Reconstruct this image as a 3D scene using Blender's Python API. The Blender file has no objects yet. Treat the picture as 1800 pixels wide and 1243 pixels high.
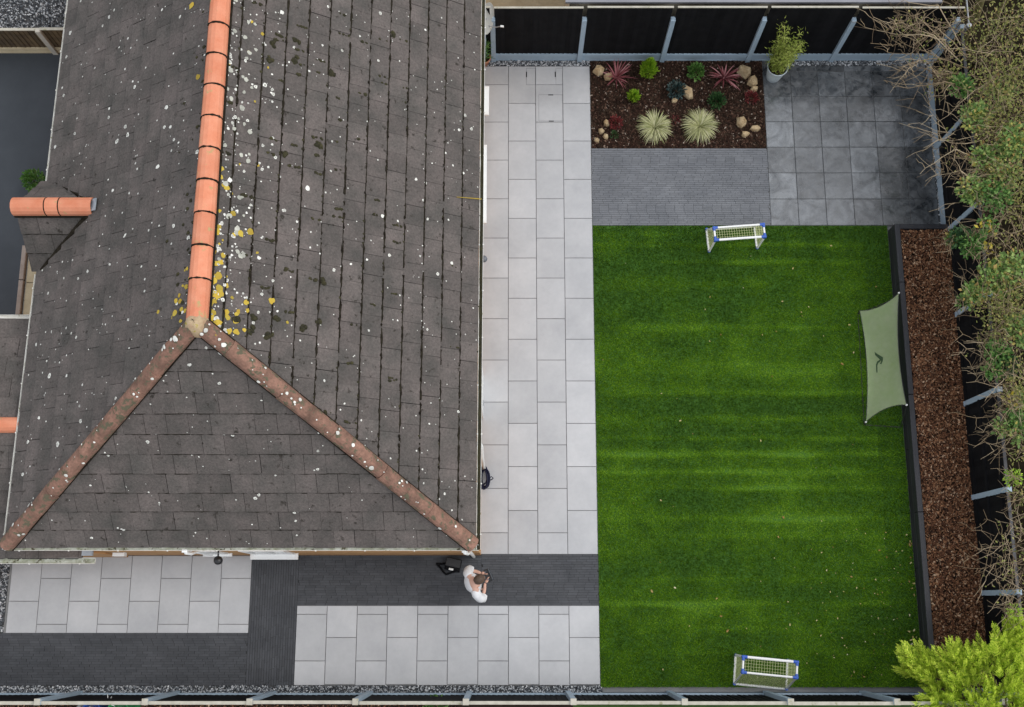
import bpy, math, random
import numpy as np
from mathutils import Vector, Matrix, Euler
random.seed(11); rng = np.random.default_rng(11)
R = math.radians
S = bpy.context.scene
COL = S.collection

# ------------------------------------------------------------------ camera, sky, sun, exposure
F, TH, H = 1956.0, R(12.93), 22.9            # focal length (photo pixels), tilt off the vertical, metres above ground
cd = bpy.data.cameras.new('camera'); cam = bpy.data.objects.new('camera', cd); COL.objects.link(cam)
cam.location = (0, 0, H); cam.rotation_euler = (TH, 0, 0)
cd.sensor_fit = 'HORIZONTAL'; cd.sensor_width = 36; cd.lens = F/1800*36
cd.clip_start = 0.5; cd.clip_end = 600
S.camera = cam
S.render.resolution_x = 1024; S.render.resolution_y = 707

SUN_EL, SUN_AZ = R(52), R(84)                # azimuth clockwise from north (+Y)
W = bpy.data.worlds.new('World'); S.world = W; W.use_nodes = True
nt = W.node_tree; nt.nodes.clear()
sky = nt.nodes.new('ShaderNodeTexSky'); sky.sky_type = 'NISHITA'; sky.sun_disc = False
sky.sun_elevation = SUN_EL; sky.sun_rotation = SUN_AZ; sky.dust_density = 3.0; sky.air_density = 1.0; sky.ozone_density = 1.0
hs = nt.nodes.new('ShaderNodeHueSaturation'); hs.inputs['Saturation'].default_value = 0.30
bg = nt.nodes.new('ShaderNodeBackground'); bg.inputs['Strength'].default_value = 0.15
wo = nt.nodes.new('ShaderNodeOutputWorld')
cl = nt.nodes.new('ShaderNodeMix'); cl.data_type = 'RGBA'; cl.inputs['Factor'].default_value = .62      # even cloud cover over the clear sky
cl.inputs['B'].default_value = (6.2, 6.45, 6.9, 1)
nt.links.new(sky.outputs[0], hs.inputs['Color']); nt.links.new(hs.outputs[0], cl.inputs['A']); nt.links.new(cl.outputs['Result'], bg.inputs['Color']); nt.links.new(bg.outputs[0], wo.inputs[0])
sd = bpy.data.lights.new('sun', 'SUN'); sd.energy = 0.7; sd.angle = R(28); sd.color = (1.0, 0.96, 0.9)
so = bpy.data.objects.new('sun', sd); COL.objects.link(so)
sv = Vector((math.sin(SUN_AZ)*math.cos(SUN_EL), math.cos(SUN_AZ)*math.cos(SUN_EL), math.sin(SUN_EL)))
so.rotation_euler = sv.to_track_quat('Z', 'Y').to_euler(); so.location = (0, 0, 30)
S.view_settings.view_transform = 'Standard'; S.view_settings.look = 'None'
S.view_settings.exposure = 0.49; S.view_settings.gamma = 1.0
S.view_settings.use_curve_mapping = False

# ------------------------------------------------------------------ helpers
CT, ST = math.cos(TH), math.sin(TH)
def at(px, py, z=0.0):
    """surveyed photo pixel -> point of the place at height z"""
    u = 621.5-py; k = (H-z)/(F*CT-u*ST)
    return Vector(((px-900)*k, (F*ST+u*CT)*k, z))
def ray(px, py):
    u = 621.5-py
    return Vector(((px-900), F*ST+u*CT, -(F*CT-u*ST)))
def on_plane(px, py, p, n):
    d = ray(px, py); c = Vector((0, 0, H)); t = (p-c).dot(n)/d.dot(n); return c+d*t
def proj(p):
    d = p-Vector((0, 0, H))
    xc = d.x; yc = d.y*CT+d.z*ST; zc = d.y*ST-d.z*CT
    return (900+F*xc/zc, 621.5-F*yc/zc)

WO = {}                                        # world origin of objects that carry no rotation
def wo_of(o): return WO.get(o.name, Vector((0, 0, 0)))
def tag(o, label=None, cat=None, group=None, kind=None):
    if label: o['label'] = label
    if cat: o['category'] = cat
    if group: o['group'] = group
    if kind: o['kind'] = kind
    return o
def empty(name, loc=(0, 0, 0), label=None, cat=None, group=None, rz=0.0, parent=None):
    o = bpy.data.objects.new(name, None); COL.objects.link(o); o.empty_display_size = 0.2
    o.location = Vector(loc)-(wo_of(parent) if parent else Vector((0, 0, 0))); o.rotation_euler = (0, 0, rz)
    if parent: o.parent = parent
    WO[o.name] = Vector(loc)
    return tag(o, label, cat, group)
def link(name, me, parent=None, loc=(0, 0, 0), rot=None):
    o = bpy.data.objects.new(name, me); COL.objects.link(o); o.location = loc
    if rot is not None: o.rotation_euler = rot
    if parent: o.parent = parent
    return o
class MB:
    def __init__(s): s.v = []; s.f = []; s.m = []
    def add(s, vs, fs, mi=0):
        b = len(s.v); s.v += [tuple(v) for v in vs]; s.f += [tuple(i+b for i in f) for f in fs]; s.m += [mi]*len(fs); return s
    def box(s, x0, x1, y0, y1, z0, z1, mi=0):
        return s.add([(x0,y0,z0),(x1,y0,z0),(x1,y1,z0),(x0,y1,z0),(x0,y0,z1),(x1,y0,z1),(x1,y1,z1),(x0,y1,z1)],
                     [(0,3,2,1),(4,5,6,7),(0,1,5,4),(1,2,6,5),(2,3,7,6),(3,0,4,7)], mi)
    def cbox(s, x0, x1, y0, y1, z0, z1, c=0.01, mi=0):     # box with chamfered top edge
        return s.add([(x0,y0,z0),(x1,y0,z0),(x1,y1,z0),(x0,y1,z0),(x0,y0,z1-c),(x1,y0,z1-c),(x1,y1,z1-c),(x0,y1,z1-c),
                      (x0+c,y0+c,z1),(x1-c,y0+c,z1),(x1-c,y1-c,z1),(x0+c,y1-c,z1)],
                     [(0,3,2,1),(8,9,10,11),(0,1,5,4),(1,2,6,5),(2,3,7,6),(3,0,4,7),(4,5,9,8),(5,6,10,9),(6,7,11,10),(7,4,8,11)], mi)
    def tube(s, pts, r, n=6, cap=True, mi=0):
        pts = [Vector(p) for p in pts]; k = len(pts)
        rs = list(r) if hasattr(r, '__len__') else [r]*k
        vs = []; fs = []; prev = None
        for i, p in enumerate(pts):
            d = (pts[min(i+1, k-1)]-pts[max(i-1, 0)])
            if d.length < 1e-9: d = Vector((0, 0, 1))
            d.normalize()
            a = prev if prev is not None else (Vector((1, 0, 0)) if abs(d.x) < .8 else Vector((0, 1, 0)))
            a = a-d*a.dot(d)
            if a.length < 1e-6: a = d.orthogonal()
            a.normalize(); b = d.cross(a); prev = a
            for j in range(n):
                t = 2*math.pi*j/n; vs.append(p+(a*math.cos(t)+b*math.sin(t))*rs[i])
        for i in range(k-1):
            for j in range(n):
                fs.append((i*n+j, i*n+(j+1) % n, (i+1)*n+(j+1) % n, (i+1)*n+j))
        if cap: fs.append(tuple(range(n-1, -1, -1))); fs.append(tuple((k-1)*n+j for j in range(n)))
        return s.add(vs, fs, mi)
    def lathe(s, prof, n=20, c=(0, 0, 0), mi=0, rot=None):
        vs = []; fs = []; c = Vector(c)
        for (r, z) in prof:
            for j in range(n):
                t = 2*math.pi*j/n; p = Vector((r*math.cos(t), r*math.sin(t), z))
                if rot is not None: p = rot @ p
                vs.append(p+c)
        for i in range(len(prof)-1):
            for j in range(n):
                fs.append((i*n+j, i*n+(j+1) % n, (i+1)*n+(j+1) % n, (i+1)*n+j))
        return s.add(vs, fs, mi)
    def prism(s, poly, z0, z1, mi=0):
        n = len(poly); vs = [(x, y, z0) for x, y in poly]+[(x, y, z1) for x, y in poly]
        fs = [tuple(range(n-1, -1, -1)), tuple(range(n, 2*n))]+[(i, (i+1) % n, n+(i+1) % n, n+i) for i in range(n)]
        return s.add(vs, fs, mi)
    def mesh(s, name, mats, smooth=False, shift=None):
        me = bpy.data.meshes.new(name)
        vs = s.v if shift is None else [(x-shift[0], y-shift[1], z-shift[2]) for x, y, z in s.v]
        me.from_pydata(vs, [], s.f)
        for m in (mats if isinstance(mats, (list, tuple)) else [mats]): me.materials.append(m)
        if any(s.m): me.polygons.foreach_set('material_index', s.m)
        if smooth: me.polygons.foreach_set('use_smooth', [True]*len(s.f))
        me.update(); return me
    def build(s, name, mats, parent=None, local=False, smooth=False, kind=None):
        if local:
            return tag(link(name, s.mesh(name, mats, smooth), parent), kind=kind)
        a = np.array(s.v); o3 = Vector(((a[:, 0].min()+a[:, 0].max())/2, (a[:, 1].min()+a[:, 1].max())/2, a[:, 2].min()))
        o = link(name, s.mesh(name, mats, smooth, o3), parent, o3-(wo_of(parent) if parent else Vector((0, 0, 0))))
        WO[o.name] = o3
        return tag(o, kind=kind)
def np_obj(name, V, Fc, mats, parent=None, mi=None, kind=None, smooth=False):
    """big joined mesh from arrays: V (n,3), Fc (m,k)"""
    V = np.asarray(V, np.float32); Fc = np.asarray(Fc, np.int32); m, k = Fc.shape
    org = wo_of(parent) if parent else Vector((0, 0, 0))
    V = V-np.array(org, np.float32)
    me = bpy.data.meshes.new(name)
    me.vertices.add(len(V)); me.vertices.foreach_set('co', V.ravel())
    me.loops.add(m*k); me.loops.foreach_set('vertex_index', Fc.ravel())
    me.polygons.add(m); me.polygons.foreach_set('loop_start', np.arange(m, dtype=np.int32)*k)
    for x in (mats if isinstance(mats, (list, tuple)) else [mats]): me.materials.append(x)
    if mi is not None: me.polygons.foreach_set('material_index', np.asarray(mi, np.int32))
    me.polygons.foreach_set('use_smooth', np.full(m, bool(smooth)))
    me.update(calc_edges=True); me.validate()
    o = link(name, me, parent); WO[o.name] = org
    return tag(o, kind=kind)

# ------------------------------------------------------------------ materials
def mat(name, c1, c2=None, scale=3.0, rough=.7, rough2=None, bump=0.0, bscale=40.0, objvar=0.0, islvar=0.0, spec=.5,
        fine=0.0, fscale=120.0, trans=0.0, ramp=None, metal=0.0, stretch=None, speck=None, alpha=1.0, detail=6, coat=0.0, distort=0.0):
    m = bpy.data.materials.new(name); m.use_nodes = True; t = m.node_tree; N = t.nodes; L = t.links
    b = N['Principled BSDF']; b.inputs['Roughness'].default_value = rough; b.inputs['Metallic'].default_value = metal
    b.inputs['Specular IOR Level'].default_value = spec
    geo = N.new('ShaderNodeNewGeometry'); pos = geo.outputs['Position']
    if stretch:
        mp = N.new('ShaderNodeMapping'); mp.inputs['Scale'].default_value = stretch; L.new(pos, mp.inputs[0]); pos = mp.outputs[0]
    def noise(sc, det=detail, ro=.6):
        n = N.new('ShaderNodeTexNoise'); n.inputs['Scale'].default_value = sc; n.inputs['Detail'].default_value = det
        n.inputs['Roughness'].default_value = ro; n.inputs['Distortion'].default_value = distort; L.new(pos, n.inputs['Vector']); return n.outputs['Fac']
    def math_(op, a, bb, clamp=False):
        x = N.new('ShaderNodeMath'); x.operation = op; x.use_clamp = clamp
        for i, q in enumerate((a, bb)):
            if hasattr(q, 'is_linked') or hasattr(q, 'links'): L.new(q, x.inputs[i])
            else: x.inputs[i].default_value = q
        return x.outputs[0]
    rnd = None
    if objvar or islvar or ramp:
        oi = N.new('ShaderNodeObjectInfo')
        rnd = math_('FRACT', math_('ADD', oi.outputs['Random'], geo.outputs['Random Per Island']), 0.0)
    if ramp:                                    # a range of colours, one per piece
        cr = N.new('ShaderNodeValToRGB'); L.new(rnd, cr.inputs[0]); el = cr.color_ramp.elements
        while len(el) < len(ramp): el.new(.5)
        for e, (p, c) in zip(el, ramp): e.position = p; e.color = (*c, 1)
        colr = cr.outputs[0]
    elif c2 is not None:
        cr = N.new('ShaderNodeValToRGB'); L.new(noise(scale), cr.inputs[0])
        cr.color_ramp.elements[0].position = .32; cr.color_ramp.elements[1].position = .68
        cr.color_ramp.elements[0].color = (*c1, 1); cr.color_ramp.elements[1].color = (*c2, 1); colr = cr.outputs[0]
    else:
        rg = N.new('ShaderNodeRGB'); rg.outputs[0].default_value = (*c1, 1); colr = rg.outputs[0]
    def bright(col, fac_socket):
        hv = N.new('ShaderNodeHueSaturation'); L.new(col, hv.inputs['Color']); L.new(fac_socket, hv.inputs['Value']); return hv.outputs[0]
    v = objvar or islvar
    if v: colr = bright(colr, math_('ADD', math_('MULTIPLY', rnd, 2*v), 1-v))
    if fine: colr = bright(colr, math_('ADD', math_('MULTIPLY', noise(fscale, 3), 2*fine), 1-fine))
    if speck:                                   # (colour, scale, threshold): dirt or lichen specks
        c, sc, th = speck
        mx = N.new('ShaderNodeMix'); mx.data_type = 'RGBA'; L.new(colr, mx.inputs['A']); mx.inputs['B'].default_value = (*c, 1)
        L.new(math_('MULTIPLY', math_('SUBTRACT', noise(sc, 4, .65), th), 14, True), mx.inputs['Factor']); colr = mx.outputs['Result']
    L.new(colr, b.inputs['Base Color'])
    if rough2 is not None:
        mr = N.new('ShaderNodeMapRange'); L.new(noise(scale*1.7), mr.inputs[0])
        mr.inputs[1].default_value = .35; mr.inputs[2].default_value = .65; mr.inputs[3].default_value = rough; mr.inputs[4].default_value = rough2
        L.new(mr.outputs[0], b.inputs['Roughness'])
    if bump:
        bp = N.new('ShaderNodeBump'); bp.inputs['Strength'].default_value = bump; bp.inputs['Distance'].default_value = .02
        L.new(noise(bscale, 5), bp.inputs['Height']); L.new(bp.outputs[0], b.inputs['Normal'])
    if coat: b.inputs['Coat Weight'].default_value = coat; b.inputs['Coat Roughness'].default_value = .07
    if alpha < 1: b.inputs['Alpha'].default_value = alpha
    if trans:
        tr = N.new('ShaderNodeBsdfTranslucent'); L.new(colr, tr.inputs['Color'])
        mx = N.new('ShaderNodeMixShader'); mx.inputs[0].default_value = trans
        L.new(b.outputs[0], mx.inputs[1]); L.new(tr.outputs[0], mx.inputs[2]); L.new(mx.outputs[0], N['Material Output'].inputs[0])
    return m

M = {}
M['slab'] = mat('pale_porcelain', (.375,.38,.39), (.46,.462,.468), 1.1, .15, .25, objvar=.075, fine=.06, fscale=14, spec=.6)
M['joint'] = mat('dark_joint', (.15,.15,.155), (.22,.22,.215), 3, .85)
M['slate'] = mat('slate_porcelain', (.028,.033,.038), (.14,.15,.16), 2.6, .10, .50, bump=.16, bscale=5.0, objvar=.45, fine=.35, fscale=11, spec=1.0, coat=.55, distort=1.4)
M['paver'] = mat('charcoal_clay_paver', (.042,.045,.051), (.062,.065,.072), 1.2, .6, .8, islvar=.14, fine=.1, fscale=60, spec=.45)
M['paver_joint'] = mat('paver_joint_sand', (.03,.031,.033), (.05,.05,.05), 5, .9)
M['paver2'] = mat('grey_clay_paver', (.105,.112,.125), (.14,.147,.16), 1.6, .5, .7, islvar=.10, fine=.1, fscale=60)
M['paver2_joint'] = mat('pale_joint_sand', (.11,.112,.115), (.15,.15,.148), 5, .9)
M['tile'] = mat('weathered_concrete_tile', (.070,.065,.059), (.122,.103,.095), 1.9, .88, bump=.6, bscale=38, objvar=.11, fine=.52, fscale=26, spec=.25,
                speck=((.036,.031,.026), 7, .62))
M['terra'] = mat('terracotta_ridge', (.56,.19,.10), (.63,.26,.155), 3.5, .75, objvar=.07, fine=.08, fscale=40, spec=.3, speck=((.40,.29,.13), 5, .60))
M['hip'] = mat('weathered_hip_tile', (.13,.078,.058), (.30,.165,.12), 3.5, .9, objvar=.10, fine=.4, fscale=22, spec=.2, bump=.8, bscale=22, speck=((.11,.10,.065), 8, .53))
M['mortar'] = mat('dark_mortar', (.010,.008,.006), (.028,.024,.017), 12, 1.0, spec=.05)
M['lime_mortar'] = mat('lichened_mortar', (.34,.22,.13), (.46,.36,.22), 9, .9, fine=.2, fscale=40, speck=((.33,.26,.05), 9, .58))
M['lichen'] = mat('white_lichen', (.52,.52,.47), (.68,.67,.62), 20, .95, islvar=.25)
M['lichen_grey'] = mat('grey_lichen', (.30,.30,.26), (.42,.42,.36), 20, .95, islvar=.2)
M['lichen_y'] = mat('yellow_lichen', (.42,.27,.025), (.40,.32,.05), 12, .95, islvar=.25)
M['moss'] = mat('roof_moss', (.016,.015,.006), (.045,.040,.014), 14, 1.0, bump=.6, bscale=60, islvar=.3)
M['deck'] = mat('roof_underlay', (.02,.019,.018), None, rough=.95)
M['white'] = mat('white_upvc', (.74,.74,.72), (.80,.80,.78), 5, .4, fine=.04)
M['gutter'] = mat('dirty_white_gutter', (.62,.60,.53), (.76,.75,.71), 5, .5, speck=((.22,.22,.09), 13, .62))
M['silt'] = mat('gutter_silt', (.20,.21,.13), (.45,.46,.40), 8, .95, fine=.3, fscale=50, speck=((.07,.06,.03), 10, .57))
M['brick'] = mat('tan_brick_wall', (.42,.20,.075), (.50,.29,.12), 6, .85, fine=.15, fscale=40)
M['render'] = mat('cream_render', (.55,.48,.36), (.60,.53,.41), 2, .9)
M['lead'] = mat('lead_flashing', (.26,.30,.34), (.40,.44,.48), 5, .45, metal=.3)
M['glass'] = mat('window_glass', (.03,.035,.04), None, rough=.05, spec=.8)
M['asphalt'] = mat('drive_asphalt', (.030,.036,.043), (.047,.054,.063), .8, .75, fine=.18, fscale=90, spec=.35)
M['concrete'] = mat('concrete', (.36,.34,.29), (.46,.43,.37), 4, .9, fine=.1, fscale=40)
M['kerb'] = mat('pinkish_kerb', (.24,.19,.16), (.33,.27,.23), 5, .9, fine=.1)
M['buff'] = mat('buff_slab', (.40,.33,.21), (.50,.43,.29), 4, .9, fine=.12, fscale=30, objvar=.06)
M['soil'] = mat('dark_soil', (.022,.015,.011), (.045,.03,.02), 5, 1.0, bump=.6, bscale=30, spec=.1)
M['ground'] = mat('rough_ground', (.06,.055,.03), (.10,.085,.05), .7, 1.0, fine=.3, fscale=20)
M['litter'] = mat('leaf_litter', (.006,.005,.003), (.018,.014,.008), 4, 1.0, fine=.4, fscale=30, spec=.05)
M['bark'] = mat('bark_chips', None, rough=.85, ramp=[(0,(.03,.014,.008)),(.35,(.10,.040,.019)),(.68,(.19,.084,.040)),(.88,(.33,.17,.085)),(1,(.50,.36,.24))], spec=.3)
M['mulch'] = mat('dark_mulch', None, rough=.9, ramp=[(0,(.012,.007,.005)),(.5,(.032,.016,.011)),(.85,(.065,.034,.023)),(.97,(.13,.08,.055)),(1,(.4,.34,.28))], spec=.12)
M['chip'] = mat('dolomite_chippings', None, rough=.7, ramp=[(0,(.025,.03,.035)),(.42,(.09,.10,.115)),(.55,(.28,.30,.32)),(1,(.72,.73,.74))])
M['chipdark'] = mat('chipping_bed', (.04,.042,.045), (.09,.09,.09), 12, 1.0)
M['bluegrey'] = mat('blue_grey_paint', (.29,.38,.46), (.33,.42,.50), 3, .55, fine=.06, fscale=25)
M['black'] = mat('black_fence_stain', (.006,.006,.007), (.010,.010,.011), 4, .8, objvar=.25, spec=.10)
M['sleeper'] = mat('black_sleeper', (.018,.018,.022), (.030,.031,.037), 5, .5, spec=.5, fine=.2, stretch=(1,.15,1))
M['cap'] = mat('pale_capping', (.34,.32,.26), (.46,.43,.36), 6, .8, speck=((.26,.25,.16), 7, .6))
M['oldwood'] = mat('brown_old_fence', (.055,.035,.018), (.11,.075,.035), 6, .9, objvar=.2)
M['turf'] = mat('turf_backing', (.03,.085,.008), (.04,.11,.010), 2, 1.0)
M['blade'] = mat('turf_blades', None, rough=.55, ramp=[(0,(.050,.135,.005)),(.5,(.098,.222,.008)),(.85,(.155,.295,.014)),(1,(.22,.36,.03))], spec=.12, trans=.25)
M['grassn'] = mat('neighbour_grass', (.03,.06,.01), (.06,.10,.02), 3, 1.0, fine=.4, fscale=40)
M['leafdry'] = mat('dry_leaf', None, rough=.8, ramp=[(0,(.24,.13,.03)),(.4,(.36,.28,.10)),(.8,(.45,.40,.20)),(1,(.55,.52,.36))])
M['goalw'] = mat('white_pvc_tube', (.78,.78,.77), None, rough=.35)
M['goalb'] = mat('blue_plastic', (.035,.10,.42), None, rough=.4)
M['goaln'] = mat('yellow_green_cord', (.50,.53,.27), None, rough=.8)
M['reb'] = mat('rebounder_mesh', (.42,.53,.27), (.50,.58,.36), 4, .7, alpha=.45, fine=.1, fscale=14)
M['rebk'] = mat('rebounder_black', (.02,.022,.02), None, rough=.5)
M['rebmark'] = mat('rebounder_print', (.02,.05,.015), None, rough=.7)
M['rock'] = mat('sandstone_rock', (.30,.20,.10), (.46,.36,.22), 7, .9, bump=.6, bscale=18, fine=.2, fscale=30, objvar=.12)
M['potw'] = mat('white_glazed_pot', (.46,.54,.58), (.56,.63,.66), 3, .45)
M['terrapot'] = mat('terracotta_pot', (.36,.15,.08), (.45,.21,.12), 6, .8)
M['black_plastic'] = mat('black_plastic', (.012,.012,.013), None, rough=.4)
M['blackcloth'] = mat('black_nylon', (.006,.006,.007), (.010,.010,.011), 20, .9, spec=.1)
M['hose'] = mat('navy_hose', (.007,.009,.028), None, rough=.6, spec=.2)
M['metal'] = mat('grey_metal', (.35,.36,.38), None, rough=.4, metal=.6)
M['dish'] = mat('satellite_dish_grey', (.36,.36,.35), (.46,.44,.38), 5, .6, speck=((.24,.19,.07), 5, .58))
M['greyplastic'] = mat('grey_plastic', (.12,.13,.15), None, rough=.4)
def leafmat(n, ramp, tr=.3): return mat(n, None, rough=.55, ramp=ramp, trans=tr, spec=.35)
M['lime'] = leafmat('lime_conifer_foliage', [(0,(.14,.32,.015)),(.5,(.30,.50,.03)),(1,(.46,.62,.06))])
M['gold'] = leafmat('golden_cypress_foliage', [(0,(.12,.24,.015)),(.35,(.44,.60,.04)),(1,(.74,.82,.12))])
M['green'] = leafmat('mid_green_leaves', [(0,(.04,.11,.02)),(.6,(.10,.23,.045)),(1,(.22,.36,.10))])
M['dkgreen'] = leafmat('dark_green_leaves', [(0,(.012,.04,.012)),(.6,(.03,.09,.025)),(1,(.08,.16,.05))])
M['blueleaf'] = leafmat('blue_green_leaves', [(0,(.015,.035,.035)),(.6,(.04,.08,.08)),(1,(.16,.20,.18))])
M['bramble'] = leafmat('bramble_leaves', [(0,(.07,.14,.03)),(.4,(.18,.30,.08)),(.78,(.33,.43,.13)),(.93,(.48,.42,.10)),(1,(.40,.22,.09))])
M['olive'] = leafmat('olive_leaves', [(0,(.10,.12,.03)),(.5,(.23,.25,.06)),(.85,(.34,.32,.10)),(1,(.38,.25,.12))])
M['yellowleaf'] = leafmat('yellow_leaves', [(0,(.40,.33,.03)),(1,(.62,.50,.07))])
M['bambooleaf'] = leafmat('bamboo_leaves', [(0,(.12,.17,.02)),(.5,(.26,.32,.05)),(1,(.42,.46,.12))])
M['redleaf'] = leafmat('red_strap_leaves', [(0,(.13,.03,.035)),(.5,(.28,.08,.09)),(1,(.48,.24,.24))], .15)
M['heath'] = leafmat('red_heath', [(0,(.06,.010,.012)),(.6,(.16,.022,.025)),(1,(.26,.05,.04))], .15)
M['sedge'] = leafmat('variegated_grass', [(0,(.22,.25,.09)),(.4,(.46,.47,.22)),(1,(.68,.66,.42))], .2)
M['twig'] = mat('pale_twigs', None, rough=.9, ramp=[(0,(.09,.06,.035)),(.5,(.22,.16,.09)),(1,(.40,.32,.21))])
M['trunk'] = mat('mossy_trunk', (.09,.075,.025), (.16,.14,.05), 6, 1.0, bump=.6, bscale=30)
M['stem'] = mat('brown_stem', (.07,.045,.025), (.12,.08,.045), 10, .9)
M['skin'] = mat('skin', (.52,.30,.22), (.56,.34,.26), 15, .55)
M['shirt'] = mat('white_cotton', (.58,.58,.59), (.66,.66,.66), 9, .9, bump=.35, bscale=9)
M['jeans'] = mat('dark_trousers', (.02,.022,.03), (.035,.037,.045), 20, .9)
M['hair'] = mat('brown_hair', (.045,.026,.016), (.11,.065,.04), 40, .6, bump=.6, bscale=70)
M['tubblue'] = mat('blue_tub', (.03,.10,.38), None, rough=.4)
M['tubgreen'] = mat('green_tub', (.04,.30,.10), None, rough=.4)
M['bagwhite'] = mat('white_sack', (.6,.6,.58), (.75,.75,.73), 9, .7)
M['shedroof'] = mat('grey_felt_roof', (.19,.19,.21), (.25,.25,.27), 1.2, .85, fine=.1)

# ------------------------------------------------------------------ ground and paving
WALLX, WALLY, WALLL = -0.63, 1.06, -9.02       # outer faces of the house walls
def sheet(name, x0, x1, y0, y1, z, m, kind='structure'):
    o = MB().add([(x0,y0,z),(x1,y0,z),(x1,y1,z),(x0,y1,z)], [(0,1,2,3)]).build(name, m); return tag(o, kind=kind)
sheet('ground', -150, 150, -150, 150, -.06, M['ground'])
sheet('garden_subsoil', -16, 9.3, -1.6, 12.05, -.02, M['joint'])

_cache = {}
def piece(name, w, d, h, m, chamfer=.004):
    k = (name, round(w, 3), round(d, 3), round(h, 3), m.name)
    if k not in _cache: _cache[k] = MB().cbox(-w/2, w/2, -d/2, d/2, 0, h, chamfer).mesh(name, m)
    return _cache[k]
def lay(name, parent, x0, x1, y0, y1, z, h, m, gap, jit=.0012):
    me = piece(name, x1-x0-gap, y1-y0-gap, h, m)
    p = Vector(((x0+x1)/2, (y0+y1)/2, z+random.uniform(-.001, .001)))-wo_of(parent)
    return link(name, me, parent, p, (random.gauss(0, jit), random.gauss(0, jit), random.gauss(0, .0006)))
def bond(parent, xs, y0, y1, ref, length, m, first=0, gap=.011, z=.0, h=.03, skip=None):
    """columns of half-bonded slabs; ref = a joint line of the first column"""
    for i in range(len(xs)-1):
        off = ref+(length/2 if (i+first) % 2 else 0)
        k0 = math.floor((y0-off)/length)
        y = off+k0*length
        while y < y1-1e-6:
            a, b = max(y, y0), min(y+length, y1)
            if b-a > .05 and not (skip and skip(xs[i], xs[i+1], a, b)): lay('slab', parent, xs[i], xs[i+1], a, b, z, h, m, gap)
            y += length

P = .6055
side = sheet('side_path', WALLX-.3, 1.745, 1.08, 11.86, .012, M['joint'])
ys = 10.51
colx = [-.685-.3, -.685+.605*0, -.08, .525, 1.13, 1.74]
bond(side, colx[1:], 1.08, 11.86, ys, .9, M['slab'], 0)
front = sheet('front_path', -10.15, -5.26, -.47, WALLY, .012, M['joint'])
xa = [-5.26-P*i for i in range(8, -1, -1)]
bond(front, xa, -.47, WALLY-.005, at(300, 1057).y, .9, M['slab'], 0)
low = sheet('lower_patio', -4.31, 1.745, -1.47, .067, .012, M['joint'])
xb = [1.745-P*i for i in range(10, -1, -1)]
bond(low, xb, -1.47, .067, at(550, 1080).y, .9, M['slab'], 0)
print('A', xa[0], 'B', xb[0])

def pavers(name, x0, x1, y0, y1, alongx, m, mj, L=.205, Wd=.05, gap=.005):
    base = sheet(name, x0, x1, y0, y1, .010, mj)
    V = []; n = 0
    a0, a1, b0, b1 = (x0, x1, y0, y1) if alongx else (y0, y1, x0, x1)
    rows = max(1, round((b1-b0)/Wd)); wd = (b1-b0)/rows
    for r in range(rows):
        a = a0-random.random()*L; bb = b0+r*wd
        while a < a1:
            s, e = max(a, a0), min(a+L, a1); a += L
            if e-s < .03: continue
            z = .028+random.gauss(0, .0012); t1, t2 = random.gauss(0, .0008), random.gauss(0, .0008)
            g = gap/2; q = [(s+g, bb+g), (e-g, bb+g), (e-g, bb+wd-g), (s+g, bb+wd-g)]
            if not alongx: q = [(y, x) for x, y in q][::-1]
            tz = (-t1-t2, t1-t2, t1+t2, -t1+t2)
            V += [(x, y, .006) for x, y in q]+[(x, y, z+t) for (x, y), t in zip(q, tz)]; n += 1
    f = np.array([(4,5,6,7),(0,1,5,4),(1,2,6,5),(2,3,7,6),(3,0,4,7)])
    Fc = (np.arange(n)[:, None, None]*8+f[None]).reshape(-1, 4)
    np_obj('clay_pavers', V, Fc, m, base, kind='stuff')
    return base
pavers('paver_path', -4.31, -.62, .067, WALLY, True, M['paver'], M['paver_joint'])
pavers('paver_path_end', -.62, 1.745, .067, 1.08, True, M['paver'], M['paver_joint'])
pavers('paver_link', -5.26, -4.31, -1.47, WALLY, False, M['paver'], M['paver_joint'])
pavers('paver_path_front', -11.6, -5.26, -1.47, -.47, True, M['paver'], M['paver_joint'])
pavers('paver_terrace', 1.745, 5.615, 8.10, 9.885, True, M['paver2'], M['paver2_joint'])

slate = sheet('slate_patio', 5.615, 9.26, 8.10, 11.87, .012, M['joint'])
for i in range(6):
    for j in range(7):
        y0 = 8.10+.605*j; y1 = min(y0+.605, 11.87); x0 = 5.615+.6075*i
        if y1-y0 > .05: lay('slab', slate, x0, x0+.6075, y0, y1, 0, .03, M['slate'], .010, .0022)

# the lawn: backing plus tens of thousands of plastic blades, combed flat in rows
LX0, LX1, LY0, LY1 = 1.75, 8.13, -1.50, 8.095
lawn = sheet('lawn', LX0, LX1, LY0, LY1, .016, M['turf'])
NB = 330000
bx = rng.uniform(LX0+.004, LX1-.01, NB); by = rng.uniform(LY0+.004, LY1-.004, NB)
def vnoise(x, y, fx, fy, seed):
    g = np.random.default_rng(seed).random((64, 64)); x = x*fx; y = y*fy
    xi = np.floor(x).astype(int); yi = np.floor(y).astype(int); fx_ = x-xi; fy_ = y-yi
    fx_ = fx_*fx_*(3-2*fx_); fy_ = fy_*fy_*(3-2*fy_)
    a = g[xi % 64, yi % 64]; b = g[(xi+1) % 64, yi % 64]; c = g[xi % 64, (yi+1) % 64]; d = g[(xi+1) % 64, (yi+1) % 64]
    return (a*(1-fx_)+b*fx_)*(1-fy_)+(c*(1-fx_)+d*fx_)*fy_
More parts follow.
